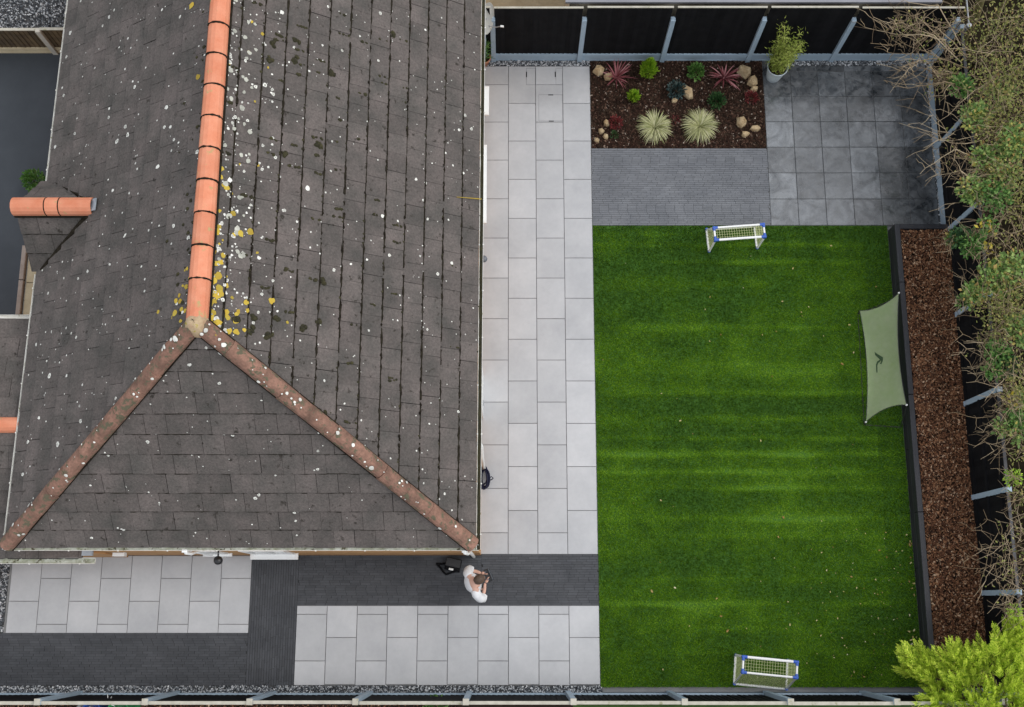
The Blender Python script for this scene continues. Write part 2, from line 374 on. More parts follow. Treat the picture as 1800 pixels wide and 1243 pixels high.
flat = .10+.42*vnoise(bx, by+.02*bx, .22, 2.6, 1)+.5*(vnoise(bx, by, .55, .8, 5)-.45)+.45*(vnoise(bx, by, 2.3, 3.1, 2)-.45)+.25*(vnoise(bx, by, 7, 9, 3)-.5)
for rowpx, amp, left in ((412,.35,0),(430,.5,.4),(461,.7,.25),(500,.3,.4),(575,.4,.1),(640,.35,.3),(652,.25,0),(690,.6,.2),(735,.45,.3),(770,.55,.1),(797,1.0,0),(829,.8,.0),(857,.75,.3),(911,.6,.1),(940,.3,.3),(1018,.45,.2),(1060,.7,.0),(1105,.3,.2),(1145,.25,.1)):
    yy = at(1300, rowpx).y; m_ = np.clip((bx-LX0)/(LX1-LX0)*3-left*3+.6, .15, 1)
    flat += amp*m_*np.exp(-((by-yy-.012*np.sin(bx*2+rowpx))/(.05+.03*vnoise(bx, by, .7, .2, rowpx+1)))**2)*(.28+.85*vnoise(bx, by, 1.2, .4, rowpx))
flat = np.where(bx > LX1-.55, flat*.55, flat)
flat = np.clip(flat, 0, 1.25)
lean = R(10)+R(62)*flat+rng.normal(0, .14, NB)
az = rng.normal(math.pi*1.5, 1.0, NB)+.5*np.sin(by*3)
ln = rng.uniform(.026, .042, NB); wd = rng.uniform(.008, .014, NB)
dx, dy, dz = np.sin(lean)*np.cos(az), np.sin(lean)*np.sin(az), np.cos(lean)
sx, sy = -np.sin(az), np.cos(az)
b0 = np.stack([bx-sx*wd/2, by-sy*wd/2, np.full(NB, .014)], 1); b1 = np.stack([bx+sx*wd/2, by+sy*wd/2, np.full(NB, .014)], 1)
tp = np.stack([np.clip(bx+dx*ln, LX0-.005, LX1+.01), by+dy*ln, .014+np.maximum(dz, .08)*ln], 1)
tq = tp+np.stack([sx*wd*.35, sy*wd*.35, np.zeros(NB)], 1); tp = tp-np.stack([sx*wd*.35, sy*wd*.35, np.zeros(NB)], 1)
V = np.stack([b0, b1, tq, tp], 1).reshape(-1, 3)
g = np_obj('artificial_grass', V, np.arange(NB*4).reshape(-1, 4), M['blade'])
tag(g, 'green artificial grass blades combed into faint rows across the lawn', 'grass', kind='stuff')

# loose chips: flattened random pebbles / slivers in one joined mesh
def chips(name, n, region, z, m, size, thick, label, cat, mound=None, parent=None, elong=1.6, tilt=.5):
    x, y = region(n); n = len(x)
    L = rng.uniform(*size, n); Wd = L/rng.uniform(1, elong*1.3, n); T = rng.uniform(*thick, n)
    base = np.array([(-.5,-.35,0),(.5,-.45,0),(.45,.4,0),(-.4,.5,0),(-.3,-.2,1),(.33,-.28,1),(.28,.25,.9),(-.25,.3,1)])
    P_ = base[None]*np.stack([L, Wd, T], 1)[:, None, :]*(1+rng.normal(0, .12, (n, 8, 3)))
    a = rng.uniform(0, 6.283, n); tx, ty = rng.normal(0, tilt, n), rng.normal(0, tilt, n)
    P_[..., 2] += P_[..., 0]*np.tan(np.clip(tx, -.9, .9))[:, None]+P_[..., 1]*np.tan(np.clip(ty, -.9, .9))[:, None]
    c, s_ = np.cos(a)[:, None], np.sin(a)[:, None]
    X = P_[..., 0]*c-P_[..., 1]*s_+x[:, None]; Y = P_[..., 0]*s_+P_[..., 1]*c+y[:, None]
    Z = P_[..., 2]+z+(mound(x, y)[:, None] if mound else 0)+rng.uniform(0, .012, n)[:, None]
    V = np.stack([X, Y, Z], -1).reshape(-1, 3)
    f = np.array([(4,5,6,7),(0,1,5,4),(1,2,6,5),(2,3,7,6),(3,0,4,7)])
    Fc = (np.arange(n)[:, None, None]*8+f[None]).reshape(-1, 4)
    o = np_obj(name, V, Fc, m, parent, kind='stuff')
    if label: tag(o, label, cat)
    return o
def rect(x0, x1, y0, y1): return lambda n: (rng.uniform(x0, x1, n), rng.uniform(y0, y1, n))

FY, FYB, FX = 12.0, -1.615, 9.33                # garden faces of the three fences
sheet('chipping_bed_north', -.6, 1.745, 11.865, FY+.06, .010, M['chipdark'])
chips('chippings', 1100, rect(-.58, 1.74, 11.875, FY-.01), .012, M['chip'], (.02, .05), (.012, .025), 'black and white stone chippings between the side path and north fence', 'chippings')
sheet('chipping_bed_corner', 5.6, FX, 11.875, FY+.06, .010, M['chipdark'])
chips('chippings', 1300, rect(5.75, FX-.03, 11.885, FY-.01), .012, M['chip'], (.02, .05), (.012, .025), 'white chippings along the north edge of the dark slate patio', 'chippings')
sheet('chipping_bed_east', 9.262, FX+.05, 8.05, 11.874, .010, M['chipdark'])
chips('chippings', 700, rect(9.27, FX-.005, 8.05, 11.87), .012, M['chip'], (.018, .04), (.012, .022), 'thin line of chippings between the slate patio and east fence', 'chippings')
sheet('chipping_bed_south', -11.6, 1.78, FYB-.05, -1.472, .010, M['chipdark'])
chips('chippings', 5200, rect(-11.5, 1.77, FYB-.01, -1.48), .012, M['chip'], (.02, .045), (.012, .022), 'black and white chippings along the foot of the south fence', 'chippings')
sheet('chipping_bed_west', -11.6, -10.152, -.465, .95, .010, M['chipdark'])
chips('chippings', 1500, rect(-10.75, -10.16, -.46, .95), .012, M['chip'], (.02, .05), (.012, .025), 'chippings beside the far west end of the front path', 'chippings')
sheet('chipping_yard', -15, -9.2, 12.3, 17, .012, M['chipdark'])
chips('chippings', 9000, rect(-12.6, -9.2, 12.32, 15.2), .016, M['chip'], (.02, .05), (.012, .025), 'pale grey gravel yard behind the low brown fence', 'gravel')

bed = sheet('planting_bed', 1.748, 5.612, 9.888, FY+.05, .012, M['soil'])
chips('mulch', 15000, rect(1.76, 5.6, 9.9, FY-.01), .012, M['mulch'], (.02, .065), (.004, .014), 'dark brown bark mulch covering the planting bed', 'mulch', elong=3, tilt=.3)

# drive on the west side
sheet('drive', -18, -9.0, 5.2, 12.2, .004, M['asphalt'])
st = sheet('west_strip', -10.42, WALLL, 5.3, 7.6, .010, M['concrete'])
for i in range(3): lay('slab', st, -10.40, -9.55, 5.32+.74*i, 5.32+.74*(i+1), .008, .04, M['buff'], .02)
k = empty('west_kerb', (-10.5, 6.5, 0), 'pinkish concrete kerb between the asphalt drive and buff slabs', 'kerb')
for i in range(3): MB().cbox(-10.53, -10.43, 5.3+.78*i, 6.06+.78*i, 0, .11, .012).build('kerb_stone', M['kerb'], k)

# ------------------------------------------------------------------ the house
EZ = 2.60
FR = Vector((-.66, 1.09, EZ)); FL = at(7, 964, EZ)
FL = Vector((FL.x+.03, 1.09, EZ))
A = at(346, 566, 5.86)
BR = Vector((-.622, 15.4, EZ)); BL = FL+Vector((.0172*14.3, 14.3, 0)); 
AB = A+Vector((.0078*(15.4-A.y), 15.4-A.y, 0))
house = empty('house', ((FL.x+FR.x)/2, 6, 0), 'bungalow with dark concrete tiled hipped roof and orange ridge tiles', 'house')
wl = MB()
wl.prism([(WALLL, WALLY), (WALLX, WALLY), (WALLX, 15.2), (WALLL, 15.2)], 0, EZ-.17)
wall = wl.build('wall', M['brick'], house)

class Slope:
    def __init__(s, o, e, apex):
        s.o = o; s.u = (e-o).normalized(); d = apex-o; s.v = (d-s.u*d.dot(s.u)).normalized(); s.n = s.u.cross(s.v)
        if s.n.z < 0: s.n = -s.n
    def uv(s, p): d = p-s.o; return (d.dot(s.u), d.dot(s.v))
    def p(s, u, v, h=0): return s.o+s.u*u+s.v*v+s.n*h
    def mtx(s): return Matrix((( s.u.x, s.v.x, s.n.x, s.o.x), (s.u.y, s.v.y, s.n.y, s.o.y), (s.u.z, s.v.z, s.n.z, s.o.z), (0, 0, 0, 1)))
GA, TWD = .417, .37
HL, HU, TK, OV = .050, .018, .020, .06
def th(v):                                     # height of the tile surface above the slope plane
    f = (v % GA)/(GA+OV); return HL+(HU-HL)*f
def clip(poly, conv):
    out = poly
    n = len(conv)
    for i in range(n):
        a, b = conv[i], conv[(i+1) % n]; inp, out = out, []
        if not inp: return []
        def side_(p): return (b[0]-a[0])*(p[1]-a[1])-(b[1]-a[1])*(p[0]-a[0])
        for j in range(len(inp)):
            p, q = inp[j], inp[(j+1) % len(inp)]; sp, sq = side_(p), side_(q)
            if sp >= 0: out.append(p)
            if (sp >= 0) != (sq >= 0):
                t = sp/(sp-sq); out.append((p[0]+(q[0]-p[0])*t, p[1]+(q[1]-p[1])*t))
    return out
def area(pl): return .5*sum(pl[i][0]*pl[(i+1) % len(pl)][1]-pl[(i+1) % len(pl)][0]*pl[i][1] for i in range(len(pl)))
FULL = None
def tile_geo(poly, v0):                        # poly in tile-local (u,v), v0 = lower edge
    m = MB(); n = len(poly)
    hz = lambda v: HL+(HU-HL)*(v/(GA+OV))
    vs = [(u, v, hz(v)-TK) for u, v in poly]+[(u, v, hz(v)) for u, v in poly]
    fs = [tuple(range(n-1, -1, -1)), tuple(range(n, 2*n))]+[(i, (i+1) % n, n+(i+1) % n, n+i) for i in range(n)]
    return m.add(vs, fs)
full_me = tile_geo([(.0028, 0), (TWD-.0028, 0), (TWD-.0028, GA+OV), (.0028, GA+OV)], 0).mesh('roof_tile', M['tile'])
def tiles(sl, poly3, u_off=0.0, start=.02, maxrow=99):
    conv = [sl.uv(p) for p in poly3]
    if area(conv) < 0: conv = conv[::-1]
    us = [c[0] for c in conv]; vs = [c[1] for c in conv]; out = []
    r = 0; v = start
    while v < max(vs) and r < maxrow:
        u = min(us)-TWD+u_off+(TWD/2 if r % 2 else 0)+random.uniform(-.012, .012)-2*TWD
        while u < max(us)+TWD:
            rc = [(u+.0028, v), (u+TWD-.0028, v), (u+TWD-.0028, v+GA+OV), (u+.0028, v+GA+OV)]
            cv = conv
            c = clip(rc, cv)
            if len(c) >= 3 and area(c) > .004:
                full = abs(area(c)-area(rc)) < 1e-5
                ctr = sl.p(sum(p[0] for p in c)/len(c), min(v+GA/2, max(p[1] for p in c)), HL)
                px = [proj(sl.p(a, min(b, v+GA), HL)) for a, b in c]
                pa = abs(area(px)); ins = -20 < px[0][0] < 1820 and -20 < px[0][1] < 1263
                out.append([pa if ins else 0, sl, u, v, None if full else [(a-u, b-v) for a, b in c]])
            u += TWD
        v += GA; r += 1
    return out
def place_tile(t, parent):
    _, sl, u, v, cut = t
    me = full_me if cut is None else tile_geo(cut, v).mesh('roof_tile', M['tile'])
    o = link('roof_tile', me, parent)
    mt = sl.mtx() @ Matrix.Translation((u+random.gauss(0, .002), v+random.gauss(0, .003), random.gauss(0, .0015))) @ Matrix.Rotation(random.gauss(0, .004), 4, 'Z') @ Matrix.Rotation(random.gauss(0, .004), 4, 'Y')
    o.matrix_local = Matrix.Translation(-wo_of(parent)) @ mt
    return o
def join_tiles(ts, parent):
    m = MB()
    for _, sl, u, v, cut in ts:
        g_ = tile_geo(cut if cut is not None else [(.0028, 0), (TWD-.0028, 0), (TWD-.0028, GA+OV), (.0028, GA+OV)], v)
        mt = sl.mtx() @ Matrix.Translation((u+random.gauss(0, .002), v+random.gauss(0, .003), random.gauss(0, .0015))) @ Matrix.Rotation(random.gauss(0, .004), 4, 'Z') @ Matrix.Rotation(random.gauss(0, .004), 4, 'Y')
        m.add([mt @ Vector(p) for p in g_.v], g_.f)
    return m.build('roof_tiles', M['tile'], parent, kind='stuff')
sR = Slope(FR, BR, A); sL = Slope(BL, FL, A); sF = Slope(FL, FR, A)
pR, pL, pF = [FR, BR, AB, A], [BL, FL, A, AB], [FL, FR, A]
dk = MB()
for pl in (pR, pL, pF): dk.add([p+Vector((0, 0, -.012)) for p in pl], [tuple(range(len(pl)))])
roof = dk.build('roof', M['deck'], house)
# small gablet on the west slope
ga = on_plane(163, 364, FL, sL.n); GZ = ga.z
gw = at(27, 364, GZ); GXW = gw.x
gs = on_plane(64, 478, FL, sL.n); gs.z = EZ; GHW = ga.y-gs.y
gE = lambda y: Vector((FL.x+.0172*(y-FL.y), y, EZ))
sGS = Slope(Vector((GXW-.05, ga.y-GHW, EZ)), Vector((ga.x, ga.y-GHW, EZ)), Vector((ga.x, ga.y, GZ)))
sGN = Slope(Vector((ga.x, ga.y+GHW, EZ)), Vector((GXW-.05, ga.y+GHW, EZ)), Vector((ga.x, ga.y, GZ)))
pGS = [Vector((GXW-.05, ga.y-GHW, EZ)), gE(ga.y-GHW)+Vector((.12, 0, 0)), ga+Vector((.05, 0, 0)), Vector((GXW-.0, ga.y, GZ))]
pGN = [gE(ga.y+GHW)+Vector((.12, 0, 0)), Vector((GXW-.05, ga.y+GHW, EZ)), Vector((GXW, ga.y, GZ)), ga+Vector((.05, 0, 0))]
gd = MB()
for pl in (pGS, pGN): gd.add([p+Vector((0, 0, -.012)) for p in pl], [tuple(range(len(pl)))])
gablet = gd.build('gablet', M['deck'], house)
# side extension roof
XW, XE, XF = -12.0, -8.86, -7.72
RY, RZ, NY, SY, XZ = 3.33, 2.44, 5.50, .90, 1.97
sES = Slope(Vector((XW, SY, XZ)), Vector((XE, SY, XZ)), Vector((XW, RY, RZ)))
sEN = Slope(Vector((XE, NY, XZ)), Vector((XW, NY, XZ)), Vector((XW, RY, RZ)))
pES = [Vector((XW, SY, XZ)), Vector((XE, SY, XZ)), Vector((XE, RY, RZ)), Vector((XW, RY, RZ))]
pEN = [Vector((XE, NY, XZ)), Vector((XW, NY, XZ)), Vector((XW, RY, RZ)), Vector((XE, RY, RZ))]
pEF = [Vector((XE, SY, XZ)), Vector((XF-.23, SY, XZ)), Vector((XF-.23, WALLY, XZ+(RZ-XZ)*(WALLY-SY)/(RY-SY))), Vector((XE, WALLY, XZ+(RZ-XZ)*(WALLY-SY)/(RY-SY)))]
ed = MB()
for pl in (pES, pEN, pEF): ed.add([p+Vector((0, 0, -.012)) for p in pl], [tuple(range(len(pl)))])
ext = ed.build('extension_roof', M['deck'], house)
MB().prism([(XW, SY+.12), (XF-.05, SY+.12), (XF-.05, WALLY-.004), (WALLL-.004, WALLY-.004), (WALLL-.004, NY-.12), (XW, NY-.12)], 0, XZ-.06).build('extension_wall', M['brick'], house)
extra = []
for sl, pl, par in ((sGS, pGS, gablet), (sGN, pGN, gablet), (sES, pES, ext), (sEN, pEN, ext), (sES, pEF, ext)):
    for t in tiles(sl, pl, random.random()*.2): extra.append((t, par))
main = tiles(sR, pR, .05)+tiles(sL, pL, .1)+tiles(sF, pF, .0)
main.sort(key=lambda t: -t[0])
big = [e for e in extra if e[0][0] > 60]
nmain = 300-len(big)
for t, par in big: place_tile(t, par)
for par in (gablet, ext):
    rest = [t for t, p_ in extra if p_ is par and t[0] <= 60]
    if rest: join_tiles(rest, par)
for t in main[:nmain]: place_tile(t, roof)
join_tiles(main[nmain:], roof)

# ridge and hip tiles
def halfround(name, a, b, r, m, parent, up=Vector((0, 0, 1)), seg=9, span=100, flat=1.0, r2=None):
    d = (b-a); L = d.length; d = d.normalized(); sd_ = d.cross(up).normalized(); n = sd_.cross(d).normalized()
    r2 = r2 or r
    vs = []; fs = []
    for (q, rr) in ((0, r), (L, r2)):
        for th_ in (0, -.02):
            for j in range(seg):
                t = R(-span+2*span*j/(seg-1)); vs.append(a+d*q+(sd_*math.sin(t)*(rr+th_)+n*(math.cos(t)*(rr+th_)*flat)))
    for j in range(seg-1):
        fs += [(j, j+1, 2*seg+j+1, 2*seg+j), (seg+j+1, seg+j, 3*seg+j, 3*seg+j+1), (j+1, j, seg+j, seg+j+1), (2*seg+j, 2*seg+j+1, 3*seg+j+1, 3*seg+j)]
    m_ = MB().add(vs, fs); return m_.build(name, m, parent, smooth=False)
ridge_dir = (AB-A).normalized()
pos0 = on_plane(348, 492, A, Vector((0, 0, 1)))
t0 = (pos0-A).dot(ridge_dir); RL = .557
halfround('ridge_tile', A+ridge_dir*.03+Vector((0,0,-.01)), A+ridge_dir*(t0-.012)+Vector((0,0,-.01)), .172, M['terra'], roof)
mo = MB()
for i in range(20):
    a = A+ridge_dir*(t0+RL*i)+Vector((0,0,-.01+random.gauss(0,.003))); b = A+ridge_dir*(t0+RL*(i+1)-.016)+Vector((0,0,-.01))
    if a.y > 15: break
    halfround('ridge_tile', a, b, .174+random.gauss(0, .002), M['terra'], roof, r2=.168)
sd_ = ridge_dir.cross(Vector((0, 0, 1))).normalized()
for i in range(19):                             # mortar showing in the joints and under the ridge edges
    c = A+ridge_dir*(t0+RL*i-.008)+Vector((0, 0, -.012))
    mo.tube([c+sd_*math.sin(t)*.162+Vector((0, 0, math.cos(t)*.162)) for t in [R(-95+19*j) for j in range(11)]], [random.uniform(.014, .028) for _ in range(11)], 5)
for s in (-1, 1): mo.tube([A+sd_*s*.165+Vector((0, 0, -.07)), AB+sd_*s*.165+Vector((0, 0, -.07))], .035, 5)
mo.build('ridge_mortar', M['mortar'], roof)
hm = MB()
for c in (FL, FR):
    s = A+(c-A)*.012; e = c+(A-c)*.012; d = e-s; n = 11
    upv = (sF.n+(sL.n if c is FL else sR.n)).normalized()
    off = upv*.012
    for i in range(n):
        jit = Vector((random.gauss(0, .0025), random.gauss(0, .0025), random.gauss(0, .0025)))
        halfround('hip_tile', s+d*(i/n)+off+jit+upv*.004, s+d*((i+.998)/n)+off+jit, .150+random.gauss(0,.004), M['hip'], roof, up=upv, span=92, r2=.146)
    side_ = (d.normalized().cross(upv)).normalized()
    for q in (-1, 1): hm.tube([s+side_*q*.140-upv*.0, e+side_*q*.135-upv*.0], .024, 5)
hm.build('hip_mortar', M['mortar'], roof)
# mortared crown where ridge and hips meet
cm = MB(); 
cm.lathe([(.001, .172), (.07, .168), (.125, .135), (.165, .075), (.19, .0), (.20, -.10)], 14, A+Vector((0, -.03, .0)))
cm.v = [(x+random.gauss(0, .006), y+random.gauss(0, .006), z+random.gauss(0, .006)) for x, y, z in cm.v]
cm.build('ridge_end_mortar', M['lime_mortar'], roof, smooth=True)
gz = Vector((0, 0, .02))
ge = ga+Vector((.02, 0, .02)); gW = Vector((GXW-.02, ga.y, GZ+.02)); dd = gW-ge
for a_, b_ in ((0, .40), (.415, .575), (.59, 1.0)): halfround('ridge_tile', ge+dd*a_, ge+dd*b_, .168, M['terra'], gablet)
gm = MB()
for q in (.408, .582):
    c = ge+dd*q; gm.tube([c+Vector((0, math.sin(t)*.158, math.cos(t)*.158)) for t in [R(-95+19*j) for j in range(11)]], .014, 5)
for s in (-1, 1): gm.tube([ge+Vector((0, s*.16, -.07)), gW+Vector((0, s*.16, -.07))], .03, 5)
vs_ = gE(ga.y-GHW)
gm.tube([ga+Vector((.07, -.03, .07)), vs_+Vector((.13, 0, .09))], .07, 5); gm.tube([ga+Vector((.07, .03, .07)), gE(ga.y+GHW)+Vector((.13, 0, .07))], .055, 5)
gm.build('valley_mortar', M['mortar'], gablet)
lf = MB(); c = sL.uv(ga)
q = [sL.p(c[0]+a_, c[1]+b_, .075+.004*k_) for k_, (a_, b_) in enumerate(((-.12, -.02), (.10, -.06), (.13, .22), (-.10, .23)))]
lf.add(q+[p-sL.n*.02 for p in q], [(0,1,2,3),(7,6,5,4),(0,4,5,1),(1,5,6,2),(2,6,7,3),(3,7,4,0)])
lf.build('lead_flashing', M['lead'], gablet)
gw_ = MB(); gw_.add([(GXW+.06, ga.y-GHW+.1, EZ-.2), (GXW+.06, ga.y+GHW-.1, EZ-.2), (GXW+.06, ga.y, GZ-.08), (GXW+.12, ga.y-GHW+.1, EZ-.2), (GXW+.12, ga.y+GHW-.1, EZ-.2), (GXW+.12, ga.y, GZ-.08)],
    [(0,2,1),(3,4,5),(0,1,4,3),(1,2,5,4),(2,0,3,5)]); gw_.build('gable_wall', M['render'], gablet)
halfround('ridge_tile', Vector((XW, RY, RZ+.0)), Vector((-9.7, RY, RZ+.0)), .15, M['terra'], ext)
halfround('ridge_tile', Vector((-9.69, RY, RZ+.0)), Vector((XE, RY, RZ+.0)), .15, M['terra'], ext)

# lichen and moss: real little crusts and cushions lying on the tiles
def blobs(items, name, m, parent, hfac=.0):
    V = []; T = []
    mb = MB()
    for (sl, u, v, r, e) in items:
        n = random.choice((8, 9, 10, 11)); h = th(v-.02)+(.005 if m is M['lichen_grey'] else .003 if m is M['lichen_y'] else .002)
        ring = []
        ph = random.random()*6.28
        for j in range(n):
            t = 2*math.pi*j/n+ph; rr = r*random.uniform(.68, 1.2)
            ring.append(sl.p(u+rr*math.cos(t), v+rr*math.sin(t)*e, h+ (0 if hfac else .0015)))
        if hfac:
            mid = [sl.p(sl.uv(q)[0]*.55+u*.45, sl.uv(q)[1]*.55+v*.45, h+hfac*r*random.uniform(.7, 1.1)) for q in ring]
            top = sl.p(u, v, h+hfac*r*1.15)
            mb.add(ring+mid+[top], [(j, (j+1) % n, n+(j+1) % n, n+j) for j in range(n)]+[(n+j, n+(j+1) % n, 2*n) for j in range(n)])
        else:
            mb.add(ring+[sl.p(u, v, h+.004)], [(j, (j+1) % n, n) for j in range(n)])
    if items: mb.build(name, m, parent, kind='stuff')
uA = sR.uv(A); uL = sL.uv(A); uF = sF.uv(A)
def ok(sl, u, v, poly):
    c = [sl.uv(p) for p in poly]
    if area(c) < 0: c = c[::-1]
    return all((c[(i+1) % len(c)][0]-c[i][0])*(v-c[i][1])-(c[(i+1) % len(c)][1]-c[i][1])*(u-c[i][0]) > 0 for i in range(len(c)))
wh, gr, ye, ms = [], [], [], []
def lr(): return min(.05, .009+random.expovariate(1/.010))
while len(wh) < 520:                            # right slope, crowding up to the ridge
    u = random.uniform(uA[0]-.3, 11.5); v = uA[1]-.12-min(random.expovariate(1/.42), 2.4)
    if ok(sR, u, v, pR): wh.append((sR, u, v, lr()*.92, 1))
n0 = len(wh)
while len(wh) < n0+420:
    u, v = random.uniform(0, 11.6), random.uniform(.05, uA[1])
    if ok(sR, u, v, pR): wh.append((sR, u, v, lr()*.72, 1))
n0 = len(wh)
L0 = sL.uv(FL)[0]
while len(wh) < n0+400:
    u, v = random.uniform(L0-11.6, L0), random.uniform(.1, uL[1])
    if ok(sL, u, v, pL): wh.append((sL, u, v, lr()*.95, 1.15))
n0 = len(wh)
while len(wh) < n0+110:
    u, v = random.uniform(0, 8.5), random.uniform(.1, uF[1])
    if ok(sF, u, v, pF): wh.append((sF, u, v, lr()*.75, 1))
for (sl_, u, v, r, e_) in wh:                  # pale rings with a greyer heart
    if r > .024 and random.random() < .7: gr.append((sl_, u, v, r*.5, e_))
for i in range(40):
    u = random.uniform(uA[0]+.2, uA[0]+6); v = uA[1]-random.uniform(.16, .7); r = random.uniform(.025, .055)
    if ok(sR, u, v, pR): gr.append((sR, u, v, r, 1))
for (px, py, r) in ((386,462,.075),(408,376,.065),(384,400,.05),(390,451,.06),(382,487,.09),(396,487,.05),(380,520,.10),(386,516,.08),(430,533,.075),(433,547,.06),(395,550,.10),(414,553,.06),(417,548,.05),(427,581,.055),(413,583,.05),(503,567,.04),(516,570,.042),(441,40,.05),(459,62,.05),(436,94,.05),(452,291,.045),(378,352,.05),(384,372,.04),(372,550,.07),(375,530,.06),(410,413,.05),(405,340,.045),(420,290,.03),(446,180,.035),(470,120,.03)):
    p = on_plane(px, py, FR, sR.n); u, v = sR.uv(p); ye.append((sR, u, v, r*random.uniform(.6, .85), 1))
for i in range(48):
    u = uA[0]+random.expovariate(1/.7)-.1; v = uA[1]-.14-random.expovariate(1/.22); ye.append((sR, u, v, random.uniform(.02, .075), 1))
for i in range(26):
    u = uL[0]-random.expovariate(1/.5)+.1; v = uL[1]-.15-random.expovariate(1/.12); ye.append((sL, u, v, random.uniform(.02, .05), 1.1))
for (px, py, r) in ((314,530,.06),(312,552,.07),(319,520,.05),(283,549,.045),(340,12,.08),(352,137,.07),(305,558,.05),(330,300,.035),(322,545,.06)):
    p = on_plane(px, py, FR, sL.n) if False else on_plane(px, py, FL, sL.n); u, v = sL.uv(p); ye.append((sL, u, v, r*.8, 1.1))
for k_ in range(1500):                          # moss and grime in the joints
    row = random.randrange(0, 14); v = .02+row*GA+random.uniform(-.022, .010); u = random.uniform(0, 11.8)
    near = (v/uA[1])
    if ok(sR, u, v, pR) and random.random() < .35+.65*near:
        ms.append((sR, u, v, random.uniform(.008, .02)*(1+.5*near), random.uniform(.6, 1)))
for k_ in range(150):                           # tufts along the butt joints near the ridge
    row = random.randrange(1, 13); v0 = .02+row*GA; u = random.uniform(.5, 11.8)
    if random.random() > (row/12)**1.2*.9+.1: continue
    for j in range(random.randint(2, 6)):
        v = v0+random.uniform(0, .20)+.02
        if ok(sR, u, v, pR): ms.append((sR, u+random.gauss(0, .008), v, random.uniform(.015, .038)*(.6+.5*row/12), random.uniform(1, 1.5)))
for (px, py) in ((517,73),(516,105),(498,270),(567,496),(690,62),(580,128),(557,257),(476,75),(475,108),(445,560),(486,563),(560,566),(440,585),(470,590),(530,578),(412,563)):
    p = on_plane(px, py, FR, sR.n); u, v = sR.uv(p)
    for j in range(4): ms.append((sR, u+random.gauss(0, .03), v+random.gauss(0, .03), random.uniform(.035, .06), 1))
for k_ in range(160):
    u = uL[0]-random.uniform(-.3, 9); v = uL[1]-.1-random.expovariate(1/.16)
    if ok(sL, u, v, pL): ms.append((sL, u, v, random.uniform(.012, .04), 1.3))
gl_ = MB()  # course lines: mossy grime plus the tile steps' shade, modelled as dark tubes
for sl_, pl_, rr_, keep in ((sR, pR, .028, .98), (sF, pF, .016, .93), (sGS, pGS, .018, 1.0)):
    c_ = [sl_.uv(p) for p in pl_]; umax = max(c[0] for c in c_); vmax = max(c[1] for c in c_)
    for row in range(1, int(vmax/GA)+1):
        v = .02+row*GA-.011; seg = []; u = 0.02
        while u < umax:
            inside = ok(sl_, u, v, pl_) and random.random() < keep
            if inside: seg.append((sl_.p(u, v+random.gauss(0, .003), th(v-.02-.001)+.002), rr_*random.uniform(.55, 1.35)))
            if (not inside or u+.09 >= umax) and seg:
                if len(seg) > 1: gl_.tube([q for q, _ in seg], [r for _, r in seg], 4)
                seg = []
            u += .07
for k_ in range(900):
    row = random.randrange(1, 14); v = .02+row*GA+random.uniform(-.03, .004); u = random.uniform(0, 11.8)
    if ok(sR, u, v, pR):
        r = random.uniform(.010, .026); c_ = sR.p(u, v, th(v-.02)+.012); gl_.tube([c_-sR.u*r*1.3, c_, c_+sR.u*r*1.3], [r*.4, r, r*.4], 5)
gl_.build('joint_grime_shade', M['mortar'], roof, kind='stuff')
blobs(wh, 'white_lichen', M['lichen'], roof); blobs(gr, 'grey_lichen', M['lichen_grey'], roof)
blobs(ye, 'yellow_lichen', M['lichen_y'], roof); blobs(ms, 'moss', M['moss'], roof, hfac=.5)
hl, hy = MB(), MB()
for c in (FL, FR):                              # lichen on the hip tiles
    upv = (sF.n+(sL.n if c is FL else sR.n)).normalized(); d = c-A; sdv = d.normalized().cross(upv).normalized()
    for i in range(46):
        f = random.random()**1.5*.95+.02; t = R(random.uniform(-55, 55)); rr = .168
        nrm = (sdv*math.sin(t)+upv*math.cos(t)); ctr = A+d*f+upv*.012+nrm*rr
        a1 = d.normalized(); b1_ = nrm.cross(a1); r = lr()*1.05; n = 8
        tgt = hy if random.random() < .04 else hl
        ring = [ctr+(a1*math.cos(6.283*j/n)+b1_*math.sin(6.283*j/n))*r*random.uniform(.8, 1.15) for j in range(n)]
        tgt.add(ring+[ctr+nrm*.006], [(j, (j+1) % n, n) for j in range(n)])
hl.build('white_lichen', M['lichen'], roof, kind='stuff'); hy.build('yellow_lichen', M['lichen_y'], roof, kind='stuff')

